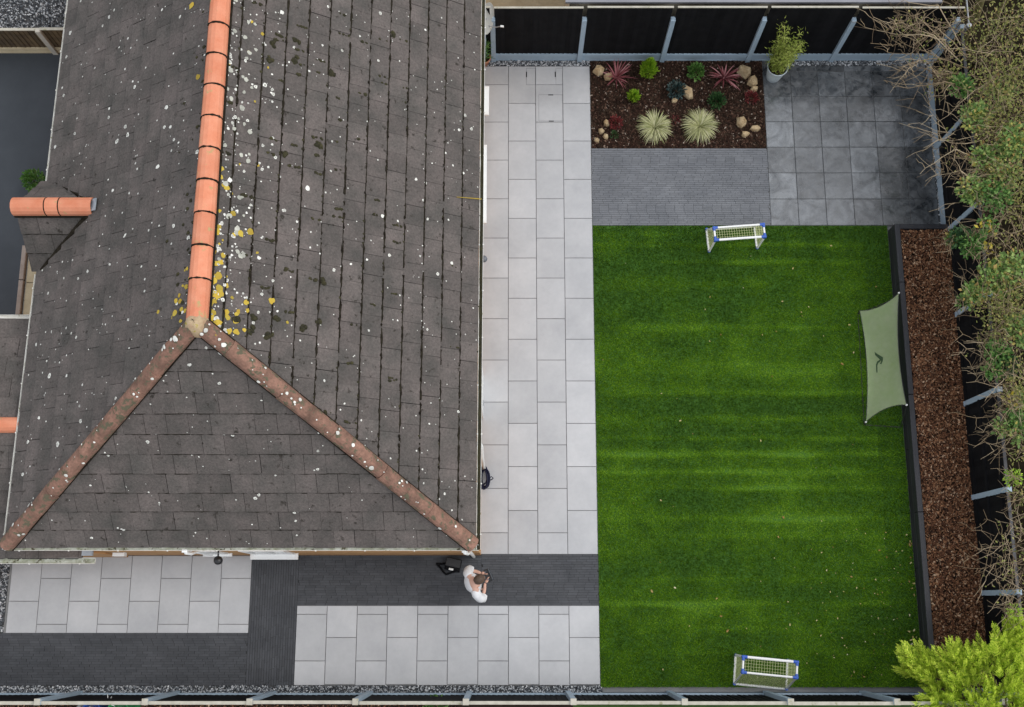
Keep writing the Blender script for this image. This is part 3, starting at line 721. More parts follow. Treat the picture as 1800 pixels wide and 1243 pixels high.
# gutters
def gutter(a, b, w, m, parent, silt=None):
    d = (b-a).normalized(); s = d.cross(Vector((0, 0, 1))).normalized(); mb = MB(); seg = 7
    vs = []; fs = []
    for q in (a, b):
        for rr in (w/2, w/2-.006):
            for j in range(seg):
                t = math.pi*j/(seg-1); vs.append(q+s*math.cos(t)*rr+Vector((0, 0, -math.sin(t)*rr)))
    for j in range(seg-1):
        fs += [(j, j+1, 2*seg+j+1, 2*seg+j), (seg+j+1, seg+j, 3*seg+j, 3*seg+j+1)]
    for j in (0, seg-1): fs.append((j, seg+j, 3*seg+j, 2*seg+j))
    for base in (0, 2*seg): fs += [(base+j, base+j+1, base+seg+j+1, base+seg+j) for j in range(seg-1)]
    mb.add(vs, fs)
    L = (b-a).length; nb = int(L/.9)
    for i in range(nb+1):
        c = a+(b-a)*((i+.3)/(nb+.6))
        pts = [c+s*math.cos(math.pi*j/8)*(w/2+.006)+Vector((0, 0, -math.sin(math.pi*j/8)*(w/2+.006)+.004)) for j in range(9)]
        mb.tube(pts, .010, 4); mb.tube([c-d*.012+s*(w/2), c+d*.012+s*(w/2)], .014, 6); mb.tube([c-d*.012-s*(w/2), c+d*.012-s*(w/2)], .014, 6)
    g_ = mb.build('gutter', m, parent)
    if silt:
        z = -w*.16
        vs = []; n = 60
        for i in range(n+1):
            c = a+(b-a)*(i/n); vs += [c+s*(w*.44)+Vector((0, 0, z+random.uniform(-.01, .012))), c+Vector((0, 0, z+random.uniform(-.006, .02))), c-s*(w*.44)+Vector((0, 0, z+random.uniform(-.01, .012)))]
        m2 = MB().add(vs, [f for i in range(n) for f in ((3*i, 3*i+1, 3*i+4, 3*i+3), (3*i+1, 3*i+2, 3*i+5, 3*i+4))]); m2.build('gutter_silt', silt, g_)
    return g_
gutter(Vector((FL.x-.02, 1.075, EZ-.005)), Vector((FR.x+.06, 1.075, EZ-.005)), .105, M['gutter'], house, M['silt'])
gutter(Vector((FR.x+.055, 1.04, EZ+.0)), Vector((BR.x+.055, 15.3, EZ+.0)), .08, M['gutter'], house, M['moss'])
gutter(Vector((FL.x-.035, 1.04, EZ+.0)), Vector((gE(ga.y-GHW).x-.035, ga.y-GHW-.06, EZ)), .06, M['gutter'], house)
gutter(Vector((gE(ga.y+GHW).x-.035, ga.y+GHW+.02, EZ)), Vector((BL.x-.035, 15.3, EZ)), .06, M['gutter'], house)
gutter(Vector((XW, SY-.03, XZ)), Vector((XF, SY-.03, XZ)), .11, M['gutter'], house, M['silt'])
gutter(Vector((XW, NY+.03, XZ)), Vector((XE-.1, NY+.03, XZ)), .10, M['gutter'], house)
MB().box(XF-.23, XF-.03, SY+.06, WALLY-.01, XZ+.02, XZ+.07).build('lead_valley', M['lead'], ext)
# window sills, windows, doors
def window(face, a, b, z0, z1, sill=.11):
    """face 'front' (along x at WALLY) or 'side' (along y at WALLX)"""
    def bx_(x0, x1, out0, out1, za, zb):
        return (x0, x1, WALLY-out1, WALLY-out0, za, zb) if face == 'front' else (WALLX+out0, WALLX+out1, x0, x1, za, zb)
    fr = MB()
    for q in (bx_(a, b, .002, .03, z0, z0+.07), bx_(a, b, .002, .03, z1-.07, z1), bx_(a, a+.07, .002, .03, z0+.07, z1-.07), bx_(b-.07, b, .002, .03, z0+.07, z1-.07), bx_((a+b)/2-.04, (a+b)/2+.04, .002, .03, z0+.07, z1-.07)): fr.box(*q)
    w_ = fr.build('window', M['white'], house)
    MB().box(*bx_(a+.07, (a+b)/2-.04, .003, .012, z0+.07, z1-.07)).build('pane', M['glass'], w_)
    MB().box(*bx_((a+b)/2+.04, b-.07, .003, .012, z0+.07, z1-.07)).build('pane', M['glass'], w_)
    if sill: MB().cbox(*bx_(a-.05, b+.05, .0, sill, z0-.06, z0-.002), .008).build('sill', M['white'], w_)
xs_ = lambda px: at(px, 978, .9).x
window('front', xs_(445), xs_(520), .95, 2.15, .125)
window('front', xs_(365)-.02, xs_(405), 1.0, 2.1, .07)
window('side', at(848, 388, 1).y, at(848, 258, 1).y, 1.0, 2.2, .10)
window('side', at(850, 198, 1).y, at(850, 155, 1).y, 1.0, 2.2, .14)
def door(yc, w_=.9):
    d = MB().box(WALLX+.002, WALLX+.035, yc-w_/2, yc+w_/2, .04, 2.05).build('door', M['white'], house)
    MB().tube([(WALLX+.06, yc-w_/2+.1, 1.0), (WALLX+.06, yc-w_/2+.22, 1.0)], .01, 6).build('handle', M['metal'], d)
door(4.3)
# downpipes
def pipe(name, pts, r, m, parent): return MB().tube(pts, r, 8).build(name, m, parent, smooth=False)
for px in (326, 817):
    x = at(px, 972, 2.5).x
    pipe('downpipe', [(x-.02, 1.075, EZ-.05), (x, .99, EZ-.13), (x+.05, .985, 2.3), (x+.08, 1.03, 2.1), (x+.08, 1.03, .05)], .034, M['white'], house)
    MB().cbox(x-.05, x+.05, .99, 1.05, EZ-.12, EZ-.02, .01).build('gutter_outlet', M['white'], house)
yp = at(845, 805, 1.5).y
pipe('downpipe', [(WALLX+.04, yp+.12, EZ-.06), (WALLX+.065, yp+.10, EZ-.2), (WALLX+.065, yp-.05, 1.9), (WALLX+.065, yp-.07, .05)], .032, M['white'], house)
# soffit box on front wall beside the lead valley, gas box
MB().cbox(-7.63, -7.40, .98, 1.055, 1.2, 1.35, .01).build('meter_box', M['white'], house)
wl_ = empty('wall_lamp', at(383, 986, 1.9), 'black round wall lamp under the front gutter', 'lamp')
c = at(383, 985, 1.95)
MB().lathe([(.001, .05), (.05, .045), (.082, .0), (.078, -.06), (.001, -.08)], 16, c).build('lamp_shade', M['black_plastic'], wl_, smooth=True)
MB().box(c.x-.012, c.x+.012, c.y+.05, WALLY, c.z-.01, c.z+.015).build('arm', M['black_plastic'], wl_)
c = at(850.5, 455, 2.0)
wl2 = empty('wall_lamp', c, 'small grey dome lamp on the east wall by the side path', 'lamp')
MB().lathe([(.001, .05), (.035, .045), (.065, .015), (.07, -.02), (.001, -.03)], 14, c).build('lamp_shade', M['greyplastic'], wl2, smooth=True)
MB().box(WALLX, c.x-.04, c.y-.012, c.y+.012, c.z-.01, c.z+.012).build('arm', M['greyplastic'], wl2)
# satellite dish
dc = at(858, 33, 2.05); dsh = empty('satellite_dish', (WALLX, dc.y, 1.7), 'weathered grey satellite dish on the house wall by the fence', 'satellite dish')
nrm = Vector((.86, -.30, .28)).normalized(); rot = nrm.to_track_quat('Z', 'Y').to_matrix()
prof = [(r, .32*r*r-.05) for r in (.001, .08, .16, .24, .30)]+[(.31, -.012), (.30, -.035), (.16, -.06), (.001, -.068)]
MB().lathe([(r*1.05, z*1.0) for r, z in prof], 22, dc, rot=rot).build('reflector', M['dish'], dsh, smooth=True)
lnb = at(884, 46, 2.0); st0 = dc+rot @ Vector((0, -.1, -.02)); bot = dc+Vector((.02, -.05, -.2))
MB().tube([bot, bot*.5+lnb*.5+Vector((0, 0, -.05)), lnb+Vector((-.03, 0, 0))], .013, 6).build('feed_arm', M['metal'], dsh)
MB().tube([lnb+Vector((-.05, 0, .0)), lnb+Vector((.015, -.01, .0)), lnb+Vector((.02, -.01, 0))], [.022, .022, .03], 10).build('receiver', M['white'], dsh)
MB().tube([(WALLX-.0, dc.y, 1.75), (WALLX+.06, dc.y, 1.78), dc-nrm*.05], .02, 6).build('bracket', M['metal'], dsh)

# ------------------------------------------------------------------ fences
BW = .104
def board_mesh(h, m):
    # one feather-edge board: thick on one side, thin on the other; local x along the fence, y towards the garden (+)
    mb = MB(); mb.add([(0,0,0),(BW+.012,0,0),(BW+.012,.006,0),(0,.020,0),(0,0,h),(BW+.012,0,h),(BW+.012,.006,h),(0,.020,h)],
                      [(0,3,2,1),(4,5,6,7),(0,1,5,4),(1,2,6,5),(2,3,7,6),(3,0,4,7)])
    return mb.mesh('board', m)
_bm = {}
def fence(name, label, origin, direction, posts, post_h, gb_h, top, m_post, m_gb, m_board, m_cap, z0=0.0, capw=.05, post_w=.10, postcap=None):
    """origin+direction along the fence, posts = distances; local frame: x along, y = towards the garden"""
    ang = math.atan2(direction[1], direction[0])
    fo = bpy.data.objects.new(name, None); COL.objects.link(fo); fo.location = origin; fo.rotation_euler = (0, 0, ang); tag(fo, label, 'fence')
    for d in posts:
        lx = random.gauss(0, .008); mb = MB(); w = post_w/2; ph = post_h+random.gauss(0, .012)
        mb.add([(d-w,-.06,z0),(d+w,-.06,z0),(d+w,.045,z0),(d-w,.045,z0),(d-w+lx,-.06,ph),(d+w+lx,-.06,ph),(d+w+lx,.045,ph),(d-w+lx,.045,ph),
                (d-w+.015+lx,-.045,ph+.012),(d+w-.015+lx,-.045,ph+.012),(d+w-.015+lx,.03,ph+.012),(d-w+.015+lx,.03,ph+.012)],
               [(0,3,2,1),(0,1,5,4),(1,2,6,5),(2,3,7,6),(3,0,4,7),(4,5,9,8),(5,6,10,9),(6,7,11,10),(7,4,8,11),(8,9,10,11)])
        if postcap: mb.box(d-w-.004+lx, d+w+.004+lx, -.064, .047, ph+.013, ph+.03, 1)
        mb.build('post', [m_post, postcap] if postcap else m_post, fo, local=True)
    for i in range(len(posts)-1):
        a, b = posts[i]+post_w/2, posts[i+1]-post_w/2
        if gb_h > 0:
            mb = MB(); mb.box(a, b, -.04, -.005, z0-.05, gb_h); mb.box(a, b, -.005, .004, gb_h-.07, gb_h-.004); mb.box(a, b, -.005, .004, z0-.05, z0+.05); mb.build('gravel_board', m_gb, fo, local=True)
        dz = random.gauss(0, .012); tp_ = top+dz
        pn = bpy.data.objects.new('panel', None); COL.objects.link(pn); pn.parent = fo; pn.empty_display_size = .1
        for zr in (gb_h+.25, (gb_h+tp_)/2, tp_-.2): MB().box(a, b, -.075, -.042, zr-.03, zr+.03).build('rail', m_board, pn, local=True)
        dyc = random.gauss(0, .006)
        MB().box(a-.01, b+.01, -.045-capw/2+.01+dyc, -.015+capw/2-.01+dyc, tp_+.001, tp_+.022).build('capping', m_cap, pn, local=True)
        n = int(round((b-a)/BW)); sc = (b-a)/n/BW; key = (round(tp_-gb_h, 2), m_board.name)
        if key not in _bm: _bm[key] = board_mesh(key[0], m_board)
        for j in range(n):
            o = link('board', _bm[key], pn, (a+j*BW*sc, -.040+random.gauss(0, .0015), gb_h+.003+tp_-gb_h-key[0]-.003), (0, 0, random.gauss(0, .006))); o.scale = (sc*.98, 1, 1)
    return fo
fence('panel_fence', 'black feather edge fence with blue grey posts behind the planting bed', (-.41, FY, 0), (-1, 0), [-9.74, -7.56, -5.69, -3.77, -1.92, 0, .20], 1.82, .30, 2.24, M['bluegrey'], M['bluegrey'], M['black'], M['cap'], capw=.028)
fence('panel_fence', 'black fence with blue grey posts along the bark bed under overhanging brambles', (FX, 11.75, 0), (0, -1), [.0, 1.91, 3.88, 5.75, 7.65, 9.56, 11.44, 13.30], 2.0, .30, 1.98, M['bluegrey'], M['bluegrey'], M['black'], M['sleeper'])
fence('panel_fence', 'black fence with pale capping along the bottom edge by the paver path', (9.2, FYB, 0), (1, 0), [x_-9.2 for x_ in (-12.35, -10.43, -8.51, -6.59, -4.70, -2.79, -.84, 1.10, 3.10, 5.0, 6.9, 8.85)], 2.02, .14, 1.98, M['bluegrey'], M['bluegrey'], M['black'], M['cap'], postcap=M['cap'])
fence('panel_fence', 'low brown fence with pale concrete posts between drive and gravel', (-9.1, at(50, 95).y+.02, 0), (-1, 0), [-.3+.2, 1.16, 2.95, 4.7], 1.02, .22, 1.0, M['concrete'], M['buff'], M['oldwood'], M['cap'], post_w=.11)

# ------------------------------------------------------------------ raised bed of black sleepers with bark
BZ = .34
rb = empty('raised_bed', (8.7, 3.3, 0), 'long raised bed edged with stacked black sleepers beside the lawn', 'raised bed')
SX = 8.145
yy = [7.99, 5.6, 3.2, .8, -1.45]
for lvl in range(2):
    z0, z1 = .0+.215*lvl, .212+.215*lvl; sh = 1.1 if lvl else 0
    ends = [7.99]+[y-.0+sh for y in yy[1:-1]]+[-1.45]
    for i in range(len(ends)-1): MB().cbox(SX, SX+.11, ends[i+1]+.004, ends[i]-.004, z0, z1+(random.uniform(-.004, .008) if lvl else 0), .008).build('sleeper', M['sleeper'], rb)
    MB().cbox(SX+.112, FX-.01, 7.885, 7.99, z0, z1, .008).build('sleeper', M['sleeper'], rb)
sheet('raised_bed_soil', SX+.11, FX+.02, -1.5, 7.885, BZ-.01, M['soil'])
chips('bark', 25000, rect(SX+.12, FX-.0, -1.45, 7.87), BZ-.01, M['bark'], (.02, .065), (.005, .016), 'red brown bark chips filling the raised bed by the east fence', 'bark',
      mound=lambda x, y: .022*np.sin(x*5+y*.7)+.022*np.sin(y*1.9)+.05, elong=3.2, tilt=.35)

# ------------------------------------------------------------------ planting
def leaf_quads(C, D, U, L, Wd, fold=.0):
    """kite shaped leaves: base C, direction D, side U (arrays)"""
    L = L[:, None]; Wd = Wd[:, None]
    Nn = np.cross(D, U)
    v0 = C; v1 = C+D*L*.45+U*Wd*.5+Nn*fold*Wd; v2 = C+D*L; v3 = C+D*L*.45-U*Wd*.5+Nn*fold*Wd
    return np.stack([v0, v1, v2, v3], 1).reshape(-1, 3)
def unit(a): return a/np.maximum(np.linalg.norm(a, axis=1, keepdims=True), 1e-9)
def rnd_dirs(n, up=0.0): d = rng.normal(0, 1, (n, 3)); d[:, 2] += up; return unit(d)
def leaves(name, C, m, parent, L, W_, up=.6, D=None, kind='stuff'):
    n = len(C); D = rnd_dirs(n, .2) if D is None else unit(D); U = unit(np.cross(D, rnd_dirs(n, up*0)+np.array([0, 0, 1.0])*up if False else rnd_dirs(n)))
    if up:                                      # turn the blade's face upwards
        zz = np.tile(np.array([0, 0, 1.0]), (n, 1))+rng.normal(0, .45, (n, 3)); U = unit(np.cross(zz, D))
    V = leaf_quads(C, D, U, rng.uniform(*L, n), rng.uniform(*W_, n), .12)
    return np_obj(name, V, np.arange(n*4).reshape(-1, 4), m, parent, kind=kind)
def strap_plant(name, px, py, label, cat, m, n, length, w, droop, group=None, z0=.02, spread=1.0, lift=.5, segs=5, base_r=.03):
    b = at(px, py, z0); e = empty(name, b, label, cat, group); mb = MB()
    for i in range(n):
        a = random.random()*6.283; el = R(random.uniform(18, 80)) if lift else .3; L = length*random.uniform(.6, 1.1)
        d = Vector((math.cos(a), math.sin(a), 0)); s = Vector((-d.y, d.x, 0)); p = b+d*base_r*random.random(); vs = []
        for k_ in range(segs+1):
            f = k_/segs; e2 = el-droop*f*f
            if k_: p = p+(d*math.cos(e2)+Vector((0, 0, math.sin(e2))))*(L/segs)
            p.z = max(p.z, z0+.01)
            ww = w*(1-.92*f**2)*(.55+.45*min(1, f*3)); vs += [p-s*ww/2+Vector((0, 0, .15*ww)), p.copy(), p+s*ww/2+Vector((0, 0, .15*ww))]
        mb.add(vs, [q for k_ in range(segs) for q in ((3*k_, 3*k_+1, 3*k_+4, 3*k_+3), (3*k_+1, 3*k_+2, 3*k_+5, 3*k_+4))])
    mb.build('leaves', m, e, kind='stuff')
    return e
strap_plant('cordyline', 1083, 137, 'red strappy cordyline beside the two rocks at the bed\'s west end', 'plant', M['redleaf'], 34, .46, .034, .55)
strap_plant('cordyline', 1272, 138, 'red spiky cordyline next to the biggest rock in the bed', 'plant', M['redleaf'], 36, .46, .038, .7)
strap_plant('ornamental_grass', 1150, 226, 'round cream and green grass tuft at the bed front, nearer the side path', 'grass plant', M['sedge'], 420, .44, .016, 1.55, base_r=.07)
strap_plant('ornamental_grass', 1229, 224, 'shaggy cream grass tuft at the bed front, nearer the slate patio', 'grass plant', M['sedge'], 380, .47, .016, 1.5, base_r=.06)
def dwarf_conifer(px, py, h, r, label):
    b = at(px, py, .02); e = empty('dwarf_conifer', b, label, 'conifer')
    MB().tube([b, b+Vector((0, 0, h*.8))], [.025, .008], 6).build('trunk', M['stem'], e)
    n = int(2600*h*r/.2+300); t = rng.random(n)**.8; a = rng.uniform(0, 6.283, n)
    rr = r*np.where(t < .25, .75+t, (1-t)**.75*1.22)*rng.uniform(.45, 1.08, n)*(1+.18*np.sin(a*5+t*9))
    C = np.stack([b.x+rr*np.cos(a), b.y+rr*np.sin(a), b.z+.03+t*h*.95], 1)
    D = np.stack([np.cos(a)*.7, np.sin(a)*.7, np.full(n, 1.0)], 1)+rng.normal(0, .25, (n, 3))
    leaves('foliage', C, M['lime'], e, (.05, .10), (.018, .034), up=0, D=D)
dwarf_conifer(1138, 131, .66, .17, 'taller lime green dwarf conifer against the fence in the bed')
dwarf_conifer(1113, 174, .26, .12, 'smallest lime green dwarf conifer in the middle of the bed')
def bush(name, px, py, h, r, m, n, L, W_, label, cat='shrub', z0=.02, stem=True, e=None):
    b = at(px, py, z0); e = e or empty(name, b, label, cat); mb = MB()
    for i in range(9):
        a = random.random()*6.283; q = Vector((math.cos(a), math.sin(a), 0))*r*.7*random.random()
        mb.tube([b, b+q*.6+Vector((0, 0, h*.5)), b+q+Vector((0, 0, h*.85))], [.008, .006, .003], 4)
    if stem: mb.build('stems', M['stem'], e, kind='stuff')
    d = rnd_dirs(n, .55); rr = (rng.random(n)**.45)
    C = np.stack([b.x+d[:, 0]*r*rr, b.y+d[:, 1]*r*rr, b.z+h*.45+d[:, 2]*h*.5*rr], 1); C[:, 2] = np.maximum(C[:, 2], z0+.01)
    leaves('leaves', C, m, e, L, W_, up=.8, D=d+np.array([0, 0, .3])); return e
bush('shrub', 1222, 131, .30, .17, M['green'], 380, (.05, .09), (.03, .05), 'bright green rounded shrub by the fence between conifer and cordyline')
bush('shrub', 1258, 182, .28, .17, M['dkgreen'], 420, (.05, .09), (.025, .04), 'dark green low shrub below the spiky red cordyline')
bush('shrub', 1188, 162, .26, .20, M['blueleaf'], 330, (.05, .09), (.03, .05), 'blue green leafy shrub growing against the middle rocks')
bush('heather', 1082, 218, .16, .16, M['heath'], 420, (.03, .06), (.012, .022), 'dark red heather beside the four small rocks', 'heather')
bush('heather', 1320, 174, .16, .15, M['heath'], 300, (.03, .06), (.018, .03), 'dark red heather below the biggest rock near the slate patio', 'heather')
bush('seedling', 1079, 238, .10, .09, M['dkgreen'], 90, (.03, .05), (.02, .03), 'tiny dark green seedling below the western heather', 'plant')
bush('seedling', 1186, 213, .10, .13, M['heath'], 70, (.03, .05), (.01, .02), 'sparse reddish sprig between the two cream grass tufts', 'plant')
def rock(px, py, w, d, h, rz, label):
    b = at(px, py, .0); f_ = 1.12 if w*d > .0125 else .9; w, d = w*f_, d*f_; mb = MB(); n, k_ = 6, 5; ph = random.random()*6; vs = []
    amp = [random.uniform(.70, 1.22) for _ in range(n)]
    for i in range(k_):
        f = i/(k_-1); rad = (1.0, 1.05, .98, .72, .36)[i]; z = (-.03, .3, .70, .97, 1.0)[i]
        for j in range(n):
            t = 6.283*j/n; r_ = rad*amp[j]*random.uniform(.84, 1.14); x, y = math.cos(t)*w*r_, math.sin(t)*d*r_
            c_, s_ = math.cos(rz), math.sin(rz); vs.append((b.x+x*c_-y*s_, b.y+x*s_+y*c_, h*z*random.uniform(.92, 1.06)))
    mb.add(vs, [(i*n+j, i*n+(j+1) % n, (i+1)*n+(j+1) % n, (i+1)*n+j) for i in range(k_-1) for j in range(n)]+[tuple((k_-1)*n+j for j in range(n))])
    tag(mb.build('rock', M['rock'], smooth=False), label, 'rock', 'sandstone rocks in the planting bed')
for a in ((1053,127,.12,.13,.20,.2,'squarish tan rock nearest the bed\'s north west corner'),(1069,137,.12,.10,.15,.8,'tan rock half covered by the western red cordyline'),
          (1207,166,.10,.17,.20,.5,'tall tan rock on the right of the blue green shrub'),(1184,178,.085,.06,.10,.1,'low tan rock at the foot of the blue green shrub'),
          (1306,128,.20,.11,.22,-.6,'longest tan rock beside the spiky red cordyline'),(1322,146,.11,.13,.22,.3,'upper block of the big rock pile by the slate patio'),(1325,158,.10,.08,.14,.4,'lower end block of the big rock pile by the slate patio'),
          (1304,217,.115,.12,.16,.3,'pointed tan rock, topmost of the trio at the bed\'s south east corner'),(1326,228,.13,.075,.12,.1,'oval tan rock, rightmost of the trio at the bed\'s south east corner'),(1309,238,.11,.09,.12,.2,'round tan rock, lowest of the trio at the bed\'s south east corner'),
          (1065,218,.075,.09,.12,.5,'angular rock touching the western red heather'),(1056,233,.085,.08,.12,.2,'largest of the small rocks below the western heather'),(1065,242,.065,.075,.10,.9,'small rock right of its bigger neighbour by the bed\'s west edge'),(1049,248,.065,.075,.09,.1,'small rock nearest the bed\'s south west corner')):
    rock(*a)

# white pot with a tall bamboo
pb = at(1358, 136); pot = empty('plant_pot', pb, 'tall white tapered pot at the corner of the slate patio', 'pot')
MB().lathe([(.001, .03), (.150, .03), (.155, .034), (.185, .25), (.225, .50), (.235, .52), (.225, .53), (.205, .50), (.195, .44)], 28, pb).build('vessel', M['potw'], pot, smooth=True)
MB().lathe([(.001, .45), (.2, .44)], 20, pb).build('compost', M['soil'], pot)
bam = empty('bamboo', pb+Vector((0, 0, .45)), 'leafy yellow green bamboo growing in the white pot', 'bamboo')
mb = MB(); C, D = [], []
for i in range(26):
    a = random.random()*6.283; r0 = random.uniform(.0, .13); sp = random.uniform(.05, .30); hh = random.uniform(.5, 1.45)
    q = pb+Vector((math.cos(a)*r0, math.sin(a)*r0, .44)); tip = q+Vector((math.cos(a)*sp+.05, math.sin(a)*sp, hh))
    mid = q*.5+tip*.5+Vector((0, 0, .06)); mb.tube([q, mid, tip], [.006, .005, .002], 4)
    for k_ in range(int(40+50*hh)):
        f = random.uniform(.12, 1.0); p = (q*(1-f)+tip*f)+Vector((random.gauss(0, .06), random.gauss(0, .06), random.gauss(0, .05)))
        C.append(p); D.append((random.gauss(0, 1), random.gauss(0, 1), random.gauss(.1, .5)))
mb.build('canes', M['stem'], bam, kind='stuff')
leaves('leaves', np.array(C), M['bambooleaf'], bam, (.06, .12), (.014, .024), up=.5, D=np.array(D))
# terracotta pot by the house corner
tb = at(856, 112); tp_ = empty('plant_pot', tb, 'terracotta pot tucked under the eaves at the top of the side path', 'pot')
MB().lathe([(.001, .02), (.10, .02), (.13, .26), (.155, .28), (.155, .32), (.135, .32), (.125, .27)], 22, tb+Vector((-.06, 0, 0))).build('vessel', M['terrapot'], tp_, smooth=True)
MB().lathe([(.001, .275), (.126, .272)], 16, tb+Vector((-.06, 0, 0))).build('compost', M['soil'], tp_)
b0_ = tb+Vector((-.06, 0, .27)); pl_ = empty('pot_plant', b0_, 'dark spiky leaved plant in the terracotta pot', 'plant'); C, D = [], []
for i in range(150):
    a = random.random()*6.283; C.append(b0_+Vector((random.gauss(0, .04), random.gauss(0, .04), random.uniform(0, .7)))); D.append((math.cos(a), math.sin(a), random.uniform(.1, .9)))
leaves('leaves', np.array(C), M['green'], pl_, (.12, .24), (.012, .022), up=.5, D=np.array(D))
bush('shrub', 72, 328, .7, .22, M['green'], 600, (.05, .09), (.03, .05), 'green bush on the drive against the gablet corner', z0=.0)

# ------------------------------------------------------------------ manhole trays in the side path
def tray(px0, px1, py0, py1, slots, label):
    a, b = at(px0, py1), at(px1, py0); e = empty('manhole_cover', ((a.x+b.x)/2, (a.y+b.y)/2, .03), label, 'manhole cover', 'paved drain covers in the side path')
    mb = MB(); z0, z1 = .0305, .0335; w = .006
    for q in ((a.x, b.x, a.y, a.y+w), (a.x, b.x, b.y-w, b.y), (a.x, a.x+w, a.y+w, b.y-w), (b.x-w, b.x, a.y+w, b.y-w)): mb.box(*q, z0, z1)
    mb.build('tray_rim', M['joint'], e)
    for (sx, sy, hor) in slots:
        p = at(sx, sy); l, t = (.055, .011) if hor else (.011, .065)
        MB().cbox(p.x-l, p.x+l, p.y-t, p.y+t, .029, .0365, .003).build('lifting_slot', M['black_plastic'], e)
tray(947, 989, 167.5, 214, ((968, 168, True), (969, 214, True)), 'paved drain cover with slots on its top and bottom edges')
tray(925, 942, 121, 150.5, ((925.5, 132, False),), 'small paved drain cover nearest the house end of the chippings')
tray(977, 989, 121, 150.5, ((976, 132, False),), 'small paved drain cover next to the planting bed corner')

# ------------------------------------------------------------------ hose on the east wall
hc = at(851, 838, .5); hb = MB(); pts = []
for i in range(150):
    t = i/150*6.283*7.2; rr = 1+.18*math.sin(i*.37)
    pts.append(Vector((hc.x-.005+.08*rr*math.cos(t)+.02*math.sin(i*.11), hc.y+.19*rr*math.sin(t)-.02*math.cos(i*.09), .06+.5*i/150+.02*math.sin(i*.7))))
hb.tube(pts, .017, 6); lp = at(864, 841, .3)
hb.tube([hc+Vector((.08, -.02, -.15)), Vector((lp.x, lp.y+.03, .35)), Vector((lp.x+.035, lp.y, .33)), Vector((lp.x, lp.y-.03, .31)), hc+Vector((.07, -.05, -.2))], .011, 6)
tag(hb.build('garden_hose', M['hose']), 'coiled navy garden hose hanging by the downpipe on the east wall', 'hose')
# yellow cane lying across the gutter
a_, b_ = on_plane(803, 347, FR+Vector((0,0,.06)), sR.n), at(846, 350, EZ+.06)
tag(MB().tube([a_+Vector((0,0,.02)), b_], [.006, .012], 6).build('cane', M['lichen_y']), 'thin yellow cane lying across the east gutter', 'cane')

# ------------------------------------------------------------------ goals
def goal(org, rz, label, Wd=1.04, Hh=.80, Dg=.50, Dt=.27):
    e = empty('mini_goal', org, label, 'goal', 'children\'s mini football goals', rz); r = .021
    def tb_(nm, a, b, rr=r, m='goalw'): return MB().tube([a, b], rr, 8).build(nm, M[m], e, local=True)
    ft = [(0, 0, Hh), (Wd, 0, Hh)]; bt = [(0, Dt, Hh), (Wd, Dt, Hh)]; fg = [(0, 0, r), (Wd, 0, r)]; bgd = [(0, Dg, r), (Wd, Dg, r)]
    tb_('crossbar', *ft, .026); tb_('rear_top_bar', *bt, .021); tb_('rear_ground_bar', *bgd, .026)
    for i in range(2):
        tb_('post', fg[i], ft[i], .024); tb_('top_side_bar', ft[i], bt[i]); tb_('rear_stay', bt[i], bgd[i], .018); tb_('ground_side_bar', fg[i], bgd[i], .026)
        for c in (ft[i], bt[i]):
            s = 1 if i == 0 else -1; y = 1 if c[1] == 0 else -1
            mb = MB(); mb.tube([(c[0]-s*.028, c[1], c[2]), (c[0]+s*.075, c[1], c[2])], .031, 8); mb.tube([(c[0], c[1]-y*.025, c[2]), (c[0], c[1]+y*.07, c[2])], .030, 8); mb.tube([c, (c[0], c[1], c[2]-.08)], .029, 8); mb.build('corner_fitting', M['goalb'], e, local=True)
        for c in (fg[i], bgd[i]):
            mb = MB(); mb.tube([(c[0], c[1], 0), (c[0], c[1], .07)], .029, 8); mb.build('corner_fitting', M['goalb'], e, local=True)
    nb = MB(); rs = .0036
    def grid(p00, p10, p01, p11, nu, nv):
        p00, p10, p01, p11 = map(Vector, (p00, p10, p01, p11))
        for i in range(1, nu):
            f = i/nu; nb.tube([p00.lerp(p10, f), p01.lerp(p11, f)], rs, 3, False)
        for j in range(1, nv):
            f = j/nv; nb.tube([p00.lerp(p01, f), p10.lerp(p11, f)], rs, 3, False)
    grid(ft[0], ft[1], bt[0], bt[1], 20, 5); grid(bt[0], bt[1], bgd[0], bgd[1], 20, 14)
    for i in range(2): grid(fg[i], ft[i], bgd[i], bt[i], 11, 6)
    nb.build('net', M['goaln'], e, local=True)
    return e
goal(at(1246, 443), R(4.2), 'white mini goal with blue corners at the lawn\'s paver terrace end')
p_ = at(1292.5, 1151.5)
g2 = at(1292.5, 1151.5); rz2 = R(-5.5)
# opens north: its local back (+y) points south, so turn by 180 degrees about its right front foot
goal(g2+Vector((math.cos(rz2)*1.03, math.sin(rz2)*1.03, 0)), rz2+math.pi, 'white mini goal with blue corners near the south fence', Wd=1.03, Dg=.55, Dt=.29)

